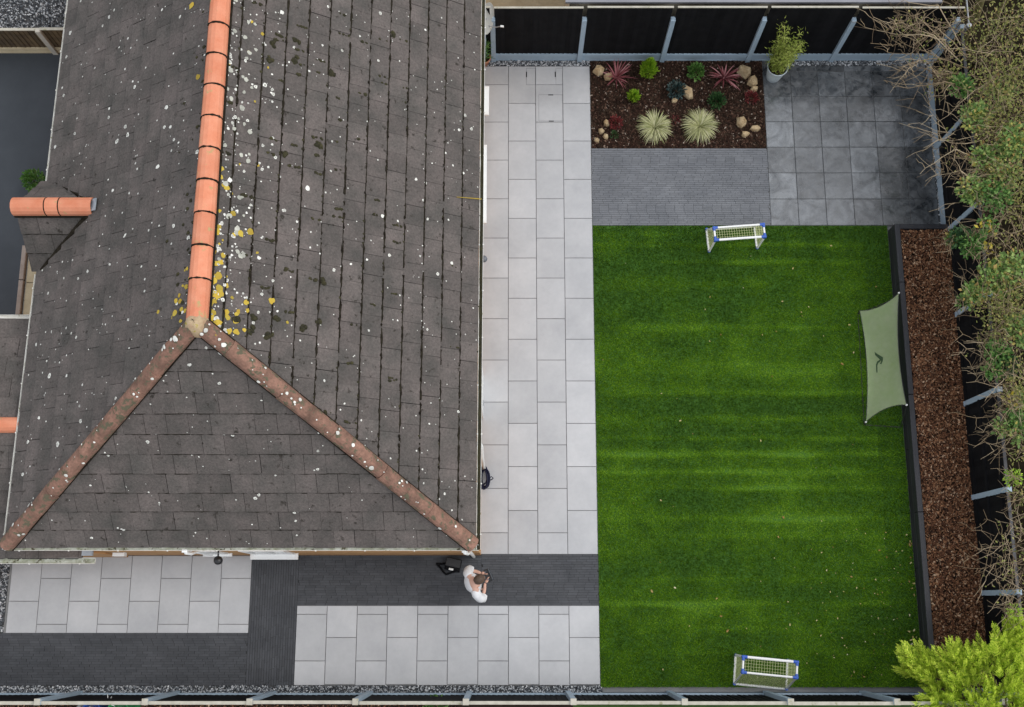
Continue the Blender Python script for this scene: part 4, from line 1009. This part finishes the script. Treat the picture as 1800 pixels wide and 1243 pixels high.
# ------------------------------------------------------------------ rebounder net
TL, TR, BRr, BLr = at(1511, 546, .16), at(1580, 515, .78), at(1593.5, 712, .78), at(1522, 742, .16)
reb = empty('rebounder', (at(1550, 640, 0).x, at(1550, 640, 0).y, .02), 'tilted pale mesh football rebounder on the lawn\'s east edge', 'rebounder')
nu, nv = 18, 26; vs = []
def rebp(f, g_, h=0):
    # edges curve inwards between the corners, middle sags
    ff = .5+(f-.5)*(1-.20*(1-(2*g_-1)**2)*abs(2*f-1)**1.5) ; gg = .5+(g_-.5)*(1-.085*(1-(2*f-1)**2)*abs(2*g_-1)**1.5)
    p = (TL*(1-ff)+TR*ff)*(1-gg)+(BLr*(1-ff)+BRr*ff)*gg
    p.z -= .09*(1-(2*f-1)**2)*(1-(2*g_-1)**2)-h; return p
for j in range(nv+1):
    for i in range(nu+1): vs.append(rebp(i/nu, j/nv))
fs = [(j*(nu+1)+i, j*(nu+1)+i+1, (j+1)*(nu+1)+i+1, (j+1)*(nu+1)+i) for j in range(nv) for i in range(nu)]
MB().add(vs, fs).build('net', M['reb'], reb, smooth=True)
eb = MB()
for f0 in range(2):
    eb.tube([rebp(f0, j/nv, .003) for j in range(nv+1)], .007, 5); eb.tube([rebp(i/nu, f0, .003) for i in range(nu+1)], .007, 5)
eb.build('binding', M['rebk'], reb)
gl = at(1508, 552, .02); gl2 = at(1519, 747, .02); gr_ = at(1583, 528, .02); gr2 = at(1603, 751, .02)
gr_.x = gr2.x = 8.08
for a, b in ((gl, gl2), (gl, gr_), (gl2, gr2)): MB().tube([a, b], .012, 6).build('base_tube', M['rebk'], reb)
for a, b in ((TL, gl), (BLr, gl2), (TR, gr_), (BRr, gr2)): MB().tube([a, Vector((b.x, b.y, .02))], .012, 6).build('upright', M['rebk'], reb)
for p in (TR, BRr, BLr): MB().lathe([(.001, .03), (.018, .02), (.02, -.01), (.001, -.02)], 8, p).build('corner_cap', M['bagwhite'], reb)
sN = (TR-TL).cross(BLr-TL).normalized(); sN = sN if sN.z > 0 else -sN
def mk(pxs):
    return [on_plane(1450+x/4.143, 480+y/4.143, rebp(.42, .5, .012), sN) for x, y in pxs]
mkb = MB()
for poly in ([(362,572),(372,583),(424,615),(421,640),(411,640),(366,598)], [(421,640),(411,664),(401,660),(408,648),(410,638)], [(408,634),(398,632),(380,645),(372,668),(375,725),(383,725),(382,672),(388,655),(402,645)]):
    q = mk(poly); mkb.add(q, [tuple(range(len(q)))])
mkb.build('logo', M['rebmark'], reb)

# ------------------------------------------------------------------ fallen leaves
def leaf_mesh(i):
    mb = MB(); r = .013+.004*i; n = 8
    ring = [(math.cos(6.283*j/n)*r*random.uniform(.7, 1.2), math.sin(6.283*j/n)*r*.7*random.uniform(.7, 1.2), random.uniform(.004, .016)) for j in range(n)]
    mb.add(ring+[(0, 0, .004)], [(j, (j+1) % n, n) for j in range(n)]); return mb.mesh('fallen_leaf', M['leafdry'])
lms = [leaf_mesh(i) for i in range(4)]
def drop(px, py, s=1.0, i=None):
    p = at(px, py, .045); 
    if not (LX0+.03 < p.x < LX1-.03 and LY0+.03 < p.y < LY1-.03): return
    o = link('fallen_leaf', lms[random.randrange(4) if i is None else i], None, p, (random.gauss(0, .2), random.gauss(0, .2), random.random()*6.28)); o.scale = (s, s, s)
    where = ('close against the black sleeper edge' if p.x > 7.75 else 'among the litter beside the bark bed' if p.x > 6.3 and p.y < 2 else 'near the south fence end' if p.y < 0
             else 'in the lower half by the paving side' if p.y < 3.6 and p.x < 4.2 else 'in the middle of the lower half' if p.y < 3.6 else 'near the rebounder' if p.x > 5.8 and p.y < 7 else 'in the upper half towards the terrace')
    tag(o, 'small dry leaf on the lawn, '+where, 'leaf', 'dry leaves scattered on the lawn')
for px, py in ((1448,591),(1493,571),(1375,530),(1163,692),(1162,880),(1377,910),(1337,775),(1196,740),(1461,432),(1394,472),(1364,583),(1408,549),(1267,589),(1340,589),(1247,600),(1500,620),(1480,640),(1186,1033),(1260,1052),(1146,1039),(1279,1109),(1165,1177),(1337,1022),(1385,1058),(1312,1105),(1268,1083)): drop(px, py, random.uniform(.9, 1.5))
for i in range(95):
    px = 1595-abs(random.gauss(0, 110)); py = random.uniform(930, 1195); drop(px, py, random.uniform(.4, 1.0))
for i in range(30): drop(random.uniform(1060, 1560), random.uniform(420, 1190), random.uniform(.35, .8))
for i in range(25): drop(random.uniform(1596, 1612), random.uniform(950, 1150), random.uniform(.7, 1.2), 3)

# ------------------------------------------------------------------ shrubs and trees beyond the east fence
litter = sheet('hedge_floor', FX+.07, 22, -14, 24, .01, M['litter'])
def arch(a, b, lift, n=6, wob=.05):
    pts = []
    for i in range(n+1):
        f = i/n; p = a.lerp(b, f)+Vector((0, 0, lift*4*f*(1-f)))
        if 0 < i < n: p += Vector((random.gauss(0, wob), random.gauss(0, wob), random.gauss(0, wob)))
        pts.append(p)
    return pts
def bramble(label, root, clusters, ntw, cat='shrub', reach=.5, m_tw='twig'):
    """root (x,y) behind the fence; clusters = (px, py, z, radius m, count, material)"""
    e = empty('overhanging_shrub', (root[0], root[1], 0), label, cat, 'overgrown shrubs beyond the east fence')
    rt = Vector((root[0], root[1], 0)); st, tw = MB(), MB(); crown = Vector((root[0], root[1], 1.7)); by_m = {}
    more_ = []
    for (px, py, z, r, cnt, mk_) in clusters:
        if px > 1725 and py < 830:
            if random.random() < .55: more_.append((px+random.uniform(-25, 45), py+random.uniform(-34, 34), z-random.uniform(.05, .4), r*.9, int(120+cnt*.15), random.choice(('olive', 'bramble'))))
    for (px, py, z, r, cnt, mk_) in clusters+more_:
        c = at(px, py, z); cnt = int(cnt*(.55 if mk_ == 'olive' else .72)); r *= (1.15 if mk_ == 'olive' else .95)
        st.tube(arch(rt+Vector((random.gauss(0, .12), random.gauss(0, .15), 0)), c, .35, 7, .05), [.018-.0018*i for i in range(8)], 5)
        d = rnd_dirs(cnt, .2); rr = rng.random(cnt)**.5
        C = np.array(c)+d*(r*rr)[:, None]*np.array([1, 1, .55]); D = d+rng.normal(0, .7, (cnt, 3)); by_m.setdefault(mk_, []).append((C, D))
        for k_ in range(max(3, int(ntw*.85))):
            o = c+Vector((random.gauss(0, r*.5), random.gauss(0, r*.5), random.uniform(-.35, .0)))
            t = c+Vector((random.gauss(-.12, r*1.15), random.gauss(0, r*1.15), random.uniform(-.15, .25)))
            pts = arch(o, t, random.uniform(.0, .2), 5, .03); tw.tube(pts, [.006, .0055, .005, .004, .0032, .0025], 4)
            for q in range(2):
                s0 = pts[random.randint(1, 4)]; t2 = s0+Vector((random.gauss(-.05, .17), random.gauss(0, .17), random.gauss(.03, .08)))
                tw.tube(arch(s0, t2, .02, 3, .015), [.0045, .004, .0034, .0025], 3)
    st.build('stems', M['stem'], e, kind='stuff'); tw.build('twigs', M[m_tw], e, kind='stuff')
    for mk_, lst in by_m.items():
        C = np.concatenate([a for a, _ in lst]); D = np.concatenate([b for _, b in lst])
        sz = {'bramble': ((.055, .115), (.04, .078)), 'olive': ((.04, .08), (.02, .042)), 'yellowleaf': ((.07, .11), (.06, .09)), 'green': ((.055, .10), (.038, .065)), 'dkgreen': ((.055, .10), (.04, .068)), 'lime': ((.05, .09), (.02, .035))}[mk_]
        leaves('leaves', C, M[mk_], e, *sz, up=.8, D=D)
bramble('bare thorny shrub reaching over the north east corner of the slate patio', (9.9, 12.2), [(1640,60,2.4,.35,60,'olive'),(1600,40,2.4,.3,90,'olive'),(1660,110,2.5,.4,60,'olive'),(1620,90,2.4,.35,40,'olive'),(1650,150,2.3,.3,60,'olive'),(1580,50,2.4,.22,70,'olive')], 11)
bramble('olive green tangle at the top right corner behind the fence', (10.4, 12.0), [(1720,90,2.6,.5,420,'olive'),(1775,40,2.8,.5,700,'olive'),(1780,120,2.7,.5,800,'olive'),(1740,160,2.6,.45,620,'olive'),(1790,190,2.7,.45,700,'olive'),(1700,30,2.2,.4,150,'olive')], 15)
bramble('green leaved shrub over the fence beside the slate patio\'s upper half', (10.1, 10.9), [(1690,150,2.4,.26,420,'green'),(1715,205,2.5,.34,560,'bramble'),(1670,130,2.4,.2,180,'olive'),(1745,225,2.6,.4,760,'olive'),(1785,250,2.7,.4,700,'bramble')], 12)
bramble('thorny green shrub over the fence beside the slate patio\'s lower half', (10.0, 9.3), [(1735,280,2.5,.36,560,'bramble'),(1710,335,2.5,.32,520,'bramble'),(1775,310,2.7,.4,760,'olive'),(1750,345,2.6,.35,560,'green'),(1790,365,2.6,.35,560,'olive'),(1660,245,2.4,.28,14,'olive'),(1685,290,2.4,.3,30,'olive')], 12)
bramble('broad green bramble with yellow leaves at the north end of the bark bed', (9.9, 8.2), [(1688,418,2.3,.24,380,'dkgreen'),(1708,432,2.3,.28,420,'green'),(1737,395,2.5,.22,150,'green'),(1735,402,2.55,.2,22,'yellowleaf'),(1738,440,2.5,.12,12,'yellowleaf'),(1675,420,2.2,.14,120,'bramble'),(1775,425,2.6,.35,160,'olive'),(1785,470,2.6,.36,520,'bramble')], 9)
bramble('dense pale green bramble reaching over the bark bed above the rebounder', (9.9, 6.7), [(1748,485,2.5,.36,520,'bramble'),(1710,515,2.4,.24,380,'bramble'),(1735,535,2.5,.34,480,'olive'),(1785,525,2.6,.4,760,'olive'),(1698,530,2.3,.2,150,'green'),(1765,565,2.6,.35,560,'olive'),(1795,580,2.6,.35,500,'bramble')], 10)
bramble('twiggy shrub with a hanging green spray beside the rebounder', (9.9, 5.4), [(1755,620,2.5,.26,330,'green'),(1745,650,2.4,.2,240,'green'),(1770,640,2.4,.24,260,'dkgreen'),(1790,650,2.6,.35,300,'olive'),(1720,610,2.3,.32,16,'olive'),(1790,690,2.6,.3,320,'olive')], 13)
bramble('brown twiggy shrub with a bright green spray by the middle of the bark bed', (9.95, 4.0), [(1785,735,2.5,.24,300,'green'),(1760,752,2.4,.16,130,'bramble'),(1795,760,2.5,.25,240,'bramble'),(1780,705,2.5,.2,16,'yellowleaf'),(1760,725,2.4,.25,10,'olive'),(1790,790,2.4,.28,120,'olive')], 12)
bramble('sparse shrub with one lime spray over the lower bark bed', (9.95, 2.6), [(1782,840,2.4,.17,200,'lime'),(1795,870,2.4,.2,160,'olive'),(1790,905,2.4,.3,40,'olive'),(1775,935,2.4,.3,30,'olive')], 10)
bramble('bare twiggy shrub above the golden cypress', (9.95, .9), [(1770,975,2.4,.34,50,'olive'),(1790,1000,2.4,.34,50,'olive'),(1760,1020,2.3,.3,24,'olive'),(1790,1060,2.4,.3,40,'olive'),(1785,1075,2.4,.14,70,'lime')], 12)
# long bare shoots
tr_ = empty('bare_branches', (9.9, 11.6, 0), 'long bare branches arching out over the dark slate patio', 'branches'); mb = MB()
for path in (((1700,100),(1660,60),(1620,35),(1570,20)),((1690,110),(1640,62),(1590,48),(1535,30)),((1690,120),(1630,90),(1585,78),(1530,76)),((1680,95),(1625,40),(1600,45),(1560,50)),((1710,165),(1650,140),(1620,115),(1580,148)),((1700,150),(1660,145),(1595,155),(1553,141)),
             ((1700,60),(1655,40),(1600,95),(1560,92)),((1740,300),(1680,262),(1650,280),(1617,306)),((1735,240),(1700,255),(1670,250),(1640,240)),((1720,330),(1690,300),(1670,305),(1640,310)),((1690,80),(1650,10),(1600,5),(1560,-10)),((1700,120),(1650,100),(1600,110),(1575,130)),((1660,70),(1620,60),(1580,62),(1520,48)),((1690,130),(1645,128),(1612,118),(1600,98))):
    pts = [at(x, y, 2.3+.12*math.sin(i*1.7+x)+(.35 if i == 1 else 0)) for i, (x, y) in enumerate(path)]
    fine_ = []
    for i in range(3):
        for k_ in range(3): fine_.append(pts[i].lerp(pts[i+1], k_/3)+Vector((random.gauss(0, .012), random.gauss(0, .012), random.gauss(0, .012))))
    fine_.append(pts[3]); mb.tube(fine_, [.012-.0009*i for i in range(10)], 5)
    for k_ in range(9):
        s0 = random.choice(fine_[2:]); t2 = s0+Vector((random.gauss(-.12, .16), random.gauss(0, .17), random.gauss(.02, .08))); mb.tube(arch(s0, t2, .03, 3, .015), [.006, .005, .004, .003], 3)
mb.build('branch', M['twig'], tr_, kind='stuff')
tk = empty('mossy_tree', (10.9, 12.6, 0), 'mossy leaning trunks at the far top right corner', 'tree'); 
for a, b, r in (((1722,50,1.6),(1752,-60,3.2),.10),((1740,70,1.5),(1790,-40,3.2),.06),((1780,160,1.2),(1830,60,3),.06)):
    p0, p1 = at(*a), at(*b); MB().tube(arch(Vector((p0.x+.1, p0.y+.1, 0)), p1, .1, 6, .03), [r*(1-.06*i) for i in range(7)], 8).build('trunk', M['trunk'], tk, smooth=True)
C = []
for i in range(420): q = at(random.uniform(1700, 1810), random.uniform(-20, 200), random.uniform(1.4, 2.2)); C.append(q)
leaves('crown', np.array(C), M['olive'], tk, (.05, .10), (.02, .045), up=.5)
# lamp post pole at the top right corner
lp_ = empty('metal_pole', at(1700, 45, 2.0)*1, 'thin grey metal pole at the top right fence corner', 'pole')
q = at(1703, 45, 2.1); MB().tube([(q.x, q.y, 0), (q.x, q.y, 2.1)], .025, 8).build('pole', M['metal'], lp_); q2 = at(1698, -10, 2.3)
MB().tube([(q.x, q.y, 2.1), q2], .018, 8).build('stay', M['metal'], lp_); MB().lathe([(.001, .04), (.05, .03), (.05, -.03), (.001, -.04)], 10, q).build('bracket', M['metal'], lp_)

# golden cypress in the south east corner
cyp = empty('golden_cypress', (9.0, -1.9, 0), 'bright golden green cypress in the bottom right corner', 'tree')
MB().tube([(9.0, -1.95, 0), (9.0, -1.9, 1.2), (9.02, -1.9, 2.5)], [.11, .08, .03], 9).build('trunk', M['stem'], cyp)
VV = []; br = MB()
def spray(base, d, L):
    """one flat feathery spray"""
    d = d.normalized(); s = d.cross(Vector((random.gauss(0, .5), random.gauss(0, .5), 1))).normalized(); n = s.cross(d)
    k_ = 11
    for i in range(k_):
        f = (i+.5)/k_; p = base+d*L*f+n*(.06*L*f*f)
        for sg in (-1, 1):
            ll = L*.30*(1-f)**.8*random.uniform(.6, 1.2)+.018; dd = (d*.75+s*sg*.8+n*random.gauss(0, .18)).normalized()
            for w2 in range(2):
                q0 = p+dd*ll*.45*w2; q1 = q0+dd*ll*.6+d*ll*.12; ww = n.cross(dd).normalized()*(.010+.009*random.random())
                VV.extend([q0-ww*.6, q0+ww*.6, q1+ww*.35, q1-ww*.35])
    q0 = base+d*L*.8; VV.extend([q0-s*.012, q0+s*.012, q0+d*L*.3+s*.004, q0+d*L*.3-s*.004])
lobes = [(1608,1150,1.5,.30),(1640,1185,1.7,.32),(1600,1165,1.3,.25),(1675,1150,1.9,.36),(1690,1200,2.2,.38),(1650,1225,1.9,.3),(1735,1150,2.2,.36),(1755,1200,2.5,.42),(1765,1125,2.2,.34),(1795,1170,2.4,.4),(1720,1235,2.4,.36),(1790,1235,2.5,.42),(1640,1240,1.6,.28),(1790,1110,2.2,.3),(1700,1165,2.0,.3),(1780,1100,2.1,.22),(1625,1165,1.6,.25)]
ctr0 = Vector((9.0, -2.0, 1.3))
for (px, py, z, r) in lobes:
    c = at(px+8, py+16, z); r *= .9; br.tube(arch(Vector((9.0, -1.92, max(.5, z-1.0))), c, .08, 5, .03), [.035, .03, .024, .018, .012, .008], 5)
    out = (c-ctr0).normalized()
    for i in range(int(52*r/.3)):
        dv = Vector((random.gauss(0, 1), random.gauss(0, 1), random.gauss(.2, .8))).normalized()
        b = c+Vector((dv.x*r, dv.y*r, dv.z*r*.8))*random.uniform(.25, .85)
        spray(b, dv*.7+out*.9+Vector((-.1, .45, .35)), random.uniform(.20, .42))
br.build('branches', M['stem'], cyp, kind='stuff')
VV = np.array([tuple(v) for v in VV]); np_obj('crown', VV, np.arange(len(VV)).reshape(-1, 4), M['gold'], cyp, kind='stuff')
tag(MB().cbox(9.0, 9.18, -1.0, -.82, BZ, BZ+.1, .02).build('block', M['buff']), 'buff stone block behind the golden cypress on the bark bed', 'block')

# ------------------------------------------------------------------ neighbours
sheet('neighbour_garden', -16, 1.2, -9, FYB-.08, .008, M['soil'])
sheet('neighbour_lawn', 1.2, 22, -9, FYB-.08, .008, M['grassn'])
chips('gravel', 3500, rect(-11, -1.0, -2.15, FYB-.1), .012, M['bark'], (.02, .05), (.01, .02), 'brown gravelly strip beyond the south fence', 'gravel')
np_ = sheet('neighbour_path', -11, -1.2, -3.0, -2.02, .016, M['joint'])
for i in range(16): lay('slab', np_, -11+.61*i, -11+.61*(i+1), -2.95, -2.04, .012, .03, M['buff'], .015)
def tub(px, z, r, m, label, cat='tub'):
    c = at(px, 1243, z); mb = MB(); p = Vector((c.x, c.y-r*.45, 0))
    mb.lathe([(.001, .02), (r*.8, .02), (r, z), (r*1.06, z), (r*1.06, z-.03), (r*.96, z-.02), (r*.9, z*.5), (.001, z*.45)], 20, p); tag(mb.build('storage_tub', m, smooth=False), label, cat)
tub(160, .9, .17, M['tubblue'], 'blue plastic tub standing just beyond the south fence'); tub(207, .9, .20, M['tubgreen'], 'green plastic tub standing just beyond the south fence')
mb = MB(); c = at(140, 1242, .8); mb.lathe([(.001, 0), (.12, 0), (.15, .3), (.13, .62), (.06, .78), (.001, .8)], 11, (c.x, c.y-.06, 0)); tag(mb.build('sack', M['bagwhite'], smooth=True), 'white sack beside the blue tub beyond the south fence', 'sack')
mb = MB(); c = at(190, 1236, 1.0)
for a in ((-.25, -.02), (.08, .12), (.12, -.06), (-.02, .16), (.2, .0)): mb.tube([c, c+Vector((a[0], a[1], random.uniform(-.05, .1)))], .008, 5)
mb.tube([c, Vector((c.x, c.y, 0))], .008, 5); tag(mb.build('wire_stand', M['bagwhite']), 'pale thin rods sticking up between the blue and green tubs', 'rods')
bush('shrub', 766, 1244, .5, .25, M['green'], 420, (.04, .07), (.02, .04), 'small green shrub just beyond the south fence', z0=.3)
sh = empty('neighbour_shed', (5, 14.2, 0), 'grey felt roofed neighbouring building beyond the north fence', 'shed')
MB().box(1.2, 8.75, 12.30, 16, 0, 2.16).build('wall', M['render'], sh); MB().box(1.1, 8.85, 12.16, 16.1, 2.163, 2.22).build('roof', M['shedroof'], sh)
sheet('neighbour_yard', -9, 1.2, 12.15, 18, .012, M['buff'])
# brick wall fragment at the west end of the front path
MBb = empty('brick_wall', (-10.95, .3, 0), 'orange brick wall end at the far west edge of the front path', 'wall')
for r_ in range(5):
    for i in range(7):
        MB().cbox(-11.1, -10.8, -.45+.22*i+(.1 if r_ % 2 else 0), -.24+.22*i+(.1 if r_ % 2 else 0), .08*r_, .08*r_+.07, .006).build('brick', M['terrapot'], MBb)

# ------------------------------------------------------------------ the person with bag and controller
def skin_mesh(name, verts, edges, radii, mtl, root=0, sub=2):
    me = bpy.data.meshes.new(name); me.from_pydata(verts, edges, []); ob = bpy.data.objects.new(name, me); COL.objects.link(ob)
    sk = ob.modifiers.new('s', 'SKIN'); sk.use_smooth_shade = True
    lay_ = me.skin_vertices[0].data if me.skin_vertices else None
    if lay_ is None: return None
    for i, r in enumerate(radii): lay_[i].radius = r if hasattr(r, '__len__') else (r, r); lay_[i].use_root = (i == root)
    sb = ob.modifiers.new('d', 'SUBSURF'); sb.levels = sub; sb.render_levels = sub
    dg = bpy.context.evaluated_depsgraph_get(); dg.update(); m2 = bpy.data.meshes.new_from_object(ob.evaluated_get(dg))
    bpy.data.objects.remove(ob); m2.name = name; m2.materials.clear(); m2.materials.append(mtl)
    m2.polygons.foreach_set('use_smooth', [True]*len(m2.polygons)); return m2
PC = at(833, 1024, 1.35); PX, PY = PC.x, PC.y
per = empty('person', (PX, PY, .03), 'person in a white t-shirt standing on the paver path holding a controller', 'person', rz=R(24))
z0 = .0
bv = [(0,0,.93),(.0,0,1.10),(.0,0,1.28),(.03,0,1.42),(.06,0,1.50),(.10,0,1.56),           # pelvis..neck 0-5
      (-.04,.17,1.40),(.0,.25,1.14),(.13,.17,1.16),(.19,.11,1.20),                            # left arm 6-9
      (-.04,-.18,1.40),(.02,-.33,1.16),(.13,-.20,1.16),(.19,-.09,1.20),                       # right arm 10-13
      (.0,.10,.86),(.01,.11,.50),(-.01,.12,.10),(.10,.13,.04),                               # left leg 14-17
      (.0,-.10,.86),(.01,-.11,.50),(-.01,-.12,.10),(.10,-.13,.04)]                           # right leg 18-21
be = [(0,1),(1,2),(2,3),(3,4),(4,5),(3,6),(6,7),(7,8),(8,9),(3,10),(10,11),(11,12),(12,13),(0,14),(14,15),(15,16),(16,17),(0,18),(18,19),(19,20),(20,21)]
brd = [(.13,.10),(.13,.095),(.14,.10),(.12,.09),.056,.055,.05,.042,.036,.026,.05,.042,.036,.026,.085,.06,.042,.035,.085,.06,.042,.035]
body = skin_mesh('body', bv, be, brd, M['skin'])
if body: link('body', body, per)
shb = MB(); rg = []
for (z, cx, rx, ry) in ((.80,-.02,.150,.195),(.92,-.02,.148,.190),(1.06,-.025,.150,.195),(1.20,-.03,.152,.205),(1.31,-.03,.145,.212),(1.385,-.025,.122,.205),(1.43,-.01,.100,.165),(1.465,.01,.082,.105),(1.48,.03,.066,.072)):
    for k_ in range(20):
        t = 6.283*k_/20; wv = 1+.03*math.sin(3*t+z*9)+.02*math.sin(7*t+z*23); rg.append((cx+rx*wv*math.cos(t), ry*wv*math.sin(t), z))
shb.add(rg, [(a*20+k_, a*20+(k_+1) % 20, (a+1)*20+(k_+1) % 20, (a+1)*20+k_) for a in range(8) for k_ in range(20)])
for pth in (((-.03,.13,1.375),(-.035,.20,1.34),(-.01,.25,1.24),(.02,.262,1.17),(.07,.225,1.15)), ((-.03,-.13,1.375),(-.04,-.23,1.345),(-.01,-.31,1.26),(.03,-.335,1.18),(.085,-.285,1.155))):
    fp = []
    for a in range(4):
        for k_ in range(3): fp.append(Vector(pth[a]).lerp(Vector(pth[a+1]), k_/3))
    fp.append(Vector(pth[4])); shb.tube(fp, [.082, .088, .09, .091, .09, .089, .087, .086, .085, .084, .08, .074, .066], 14)
shb.build('shirt', M['shirt'], per, local=True, smooth=True)
tv = [(0,0,.98),(0,0,.90),(.0,.10,.84),(.01,.11,.5),(-.01,.12,.12),(.0,-.10,.84),(.01,-.11,.5),(-.01,-.12,.12)]
trm = skin_mesh('trousers', tv, [(0,1),(1,2),(2,3),(3,4),(1,5),(5,6),(6,7)], [(.15,.115),(.15,.115),.10,.075,.065,.10,.075,.065], M['jeans'])
if trm: link('trousers', trm, per)
for s in (1, -1):
    mb = MB(); vs = []
    mb.lathe([(.001, 0), (.95, 0), (1, .25), (.85, .7), (.4, 1), (.001, 1)], 12)
    mb.v = [(x*.135+.05, y*.05+s*.125, z*.09) for x, y, z in mb.v]; mb.build('shoe', M['black_plastic'], per, local=True, smooth=True)
# head: ellipsoid with face, looking down at the controller
hd = MB(); hd.lathe([(.001, -1), (.32, -.95), (.55, -.75), (.72, -.45), (.84, -.1), (.88, .2), (.82, .55), (.6, .85), (.3, .97), (.001, 1)], 18)
hr = Matrix.Rotation(R(32), 4, 'Y'); hc_ = Vector((.125, 0, 1.655))
def headv(v, k=1.0): return hc_+(hr @ Vector((v[0]*.108*k, v[1]*.086*k, v[2]*.122*k)))
hd.v = [tuple(headv(v)) for v in hd.v]; ho = hd.build('head', M['skin'], per, local=True, smooth=True)
ns = MB().add([headv(p) for p in ((.84,-.12,-.28),(.84,.12,-.28),(1.16,0,-.3),(.86,0,.12),(.8,0,-.42))], [(0,2,3),(1,3,2),(0,4,2),(1,2,4)]); ns.build('nose', M['skin'], per, local=True)
for s in (1, -1):
    c = headv((.80, s*.34, .05)); MB().lathe([(.001,-.011),(.009,-.005),(.011,0),(.009,.005),(.001,.011)], 8, c).build('eye', M['black_plastic'], per, local=True)
    e_ = MB().lathe([(.001,-.9),(.6,-.6),(1,0),(.7,.6),(.001,.9)], 9); e_.v = [tuple(hc_+hr @ Vector((x*.016-.005, s*.085+y*.011, z*.03-.01))) for x, y, z in e_.v]; e_.build('ear', M['skin'], per, local=True, smooth=True)
MB().add([headv(p) for p in ((.74,-.25,-.5),(.74,.25,-.5),(.78,.2,-.44),(.78,-.2,-.44))], [(0,1,2,3)]).build('mouth', M['heath'], per, local=True)
ha = MB(); n = 22; rows_ = 11; vs = []
for i in range(rows_):
    ph = i/(rows_-1)*math.pi*.60
    for j in range(n):
        t = 6.283*j/n; k_ = 1.07+random.uniform(-.012, .03); frontness = max(0, math.cos(t))
        ph2 = ph*(1-.33*frontness); vs.append(headv((math.sin(ph2)*math.cos(t)*.95-.04, math.sin(ph2)*math.sin(t), math.cos(ph2)), k_))
ha.add(vs, [(i*n+j, i*n+(j+1) % n, (i+1)*n+(j+1) % n, (i+1)*n+j) for i in range(rows_-1) for j in range(n)]); ha.build('hair', M['hair'], per, local=True, smooth=True)
# hands closing round the controller
for s, wrist in ((1, Vector((.19, .11, 1.20))), (-1, Vector((.19, -.09, 1.20)))):
    fw = Vector((.32, -s*.02, 0))
    pv = [wrist, wrist+Vector((.05, -s*.02, .0)), wrist+Vector((.085, -s*.03, .0))]
    pm = skin_mesh('hand', [tuple(v) for v in pv], [(0,1),(1,2)], [.026,.034,.03], M['skin'], 0, 1)
    hand = link('hand', pm, per)
    for f in range(4):
        o = pv[2]+Vector((-.008*abs(f-1.2), s*(.022-.017*f)+0, -.012+.005*f)); ln = (.062,.07,.066,.052)[f]
        MB().tube([o, o+Vector((ln*.5, -s*.012, -.012)), o+Vector((ln*.8, -s*.035, -.022)), o+Vector((ln*.75, -s*.055, -.012))], [.0095,.009,.0085,.007], 7).build('finger', M['skin'], hand, local=True, smooth=True)
    o = pv[1]+Vector((.01, -s*.02, .02)); MB().tube([o, o+Vector((.03, -s*.02, .028)), o+Vector((.055, -s*.03, .03))], [.012,.0105,.008], 7).build('thumb', M['skin'], hand, local=True, smooth=True)
ctl = empty('remote_controller', (PX-.088*math.cos(R(24)), PY-.088*math.sin(R(24)), 1.215), 'black drone controller held in the person\'s hands', 'controller', rz=R(24))
mb = MB(); mb.cbox(.335, .435, -.105, .135, 0, .035, .012); mb.build('casing', M['black_plastic'], ctl, local=True)
MB().cbox(.425, .455, -.10, .13, .012, .085, .006).build('screen', M['glass'], ctl, local=True)
for s in (-.06, .09): MB().tube([(.36, s, .035), (.36, s, .06)], [.008, .012], 8).build('stick', M['greyplastic'], ctl, local=True)
# bag
bc = at(797, 993); bag = empty('shoulder_bag', bc, 'black camera shoulder bag lying on the paver path behind the person', 'bag')
mb = MB(); mb.add(*(lambda m: (m.v, m.f))(MB().cbox(-.155, .155, -.125, .125, 0, .17, .045)))
mb.v = [tuple(bc+Matrix.Rotation(R(-12), 3, 'Z') @ Vector(v)+Vector((0, 0, .03))) for v in mb.v]; bb_ = mb.build('body', M['blackcloth'], bag)
mb = MB().cbox(-.15, .15, -.05, .12, .172, .19, .01); mb.v = [tuple(bc+Matrix.Rotation(R(-12), 3, 'Z') @ Vector(v)+Vector((0, 0, .03))) for v in mb.v]; mb.build('flap', M['black_plastic'], bag)
mb = MB().cbox(-.06, .03, -.12, -.08, .165, .205, .004); mb.v = [tuple(bc+Matrix.Rotation(R(-12), 3, 'Z') @ Vector(v)+Vector((0, 0, .03))) for v in mb.v]; mb.build('badge', M['bagwhite'], bag)
sp_ = [at(x, y, z) for x, y, z in ((803,1002,.15),(798,1005,.08),(790,1008,.05),(784,1010,.04),(779,1005,.05),(774,998,.045),(769,993,.05),(767,991,.05),(775,992,.05),(782,991,.08),(788,990,.16))]
fs_ = []
for i in range(len(sp_)-1):
    for k_ in range(3): fs_.append(sp_[i].lerp(sp_[i+1], k_/3))
mb = MB(); mb.tube(fs_+[sp_[-1]], .019, 6); mb.build('strap', M['blackcloth'], bag, smooth=True)
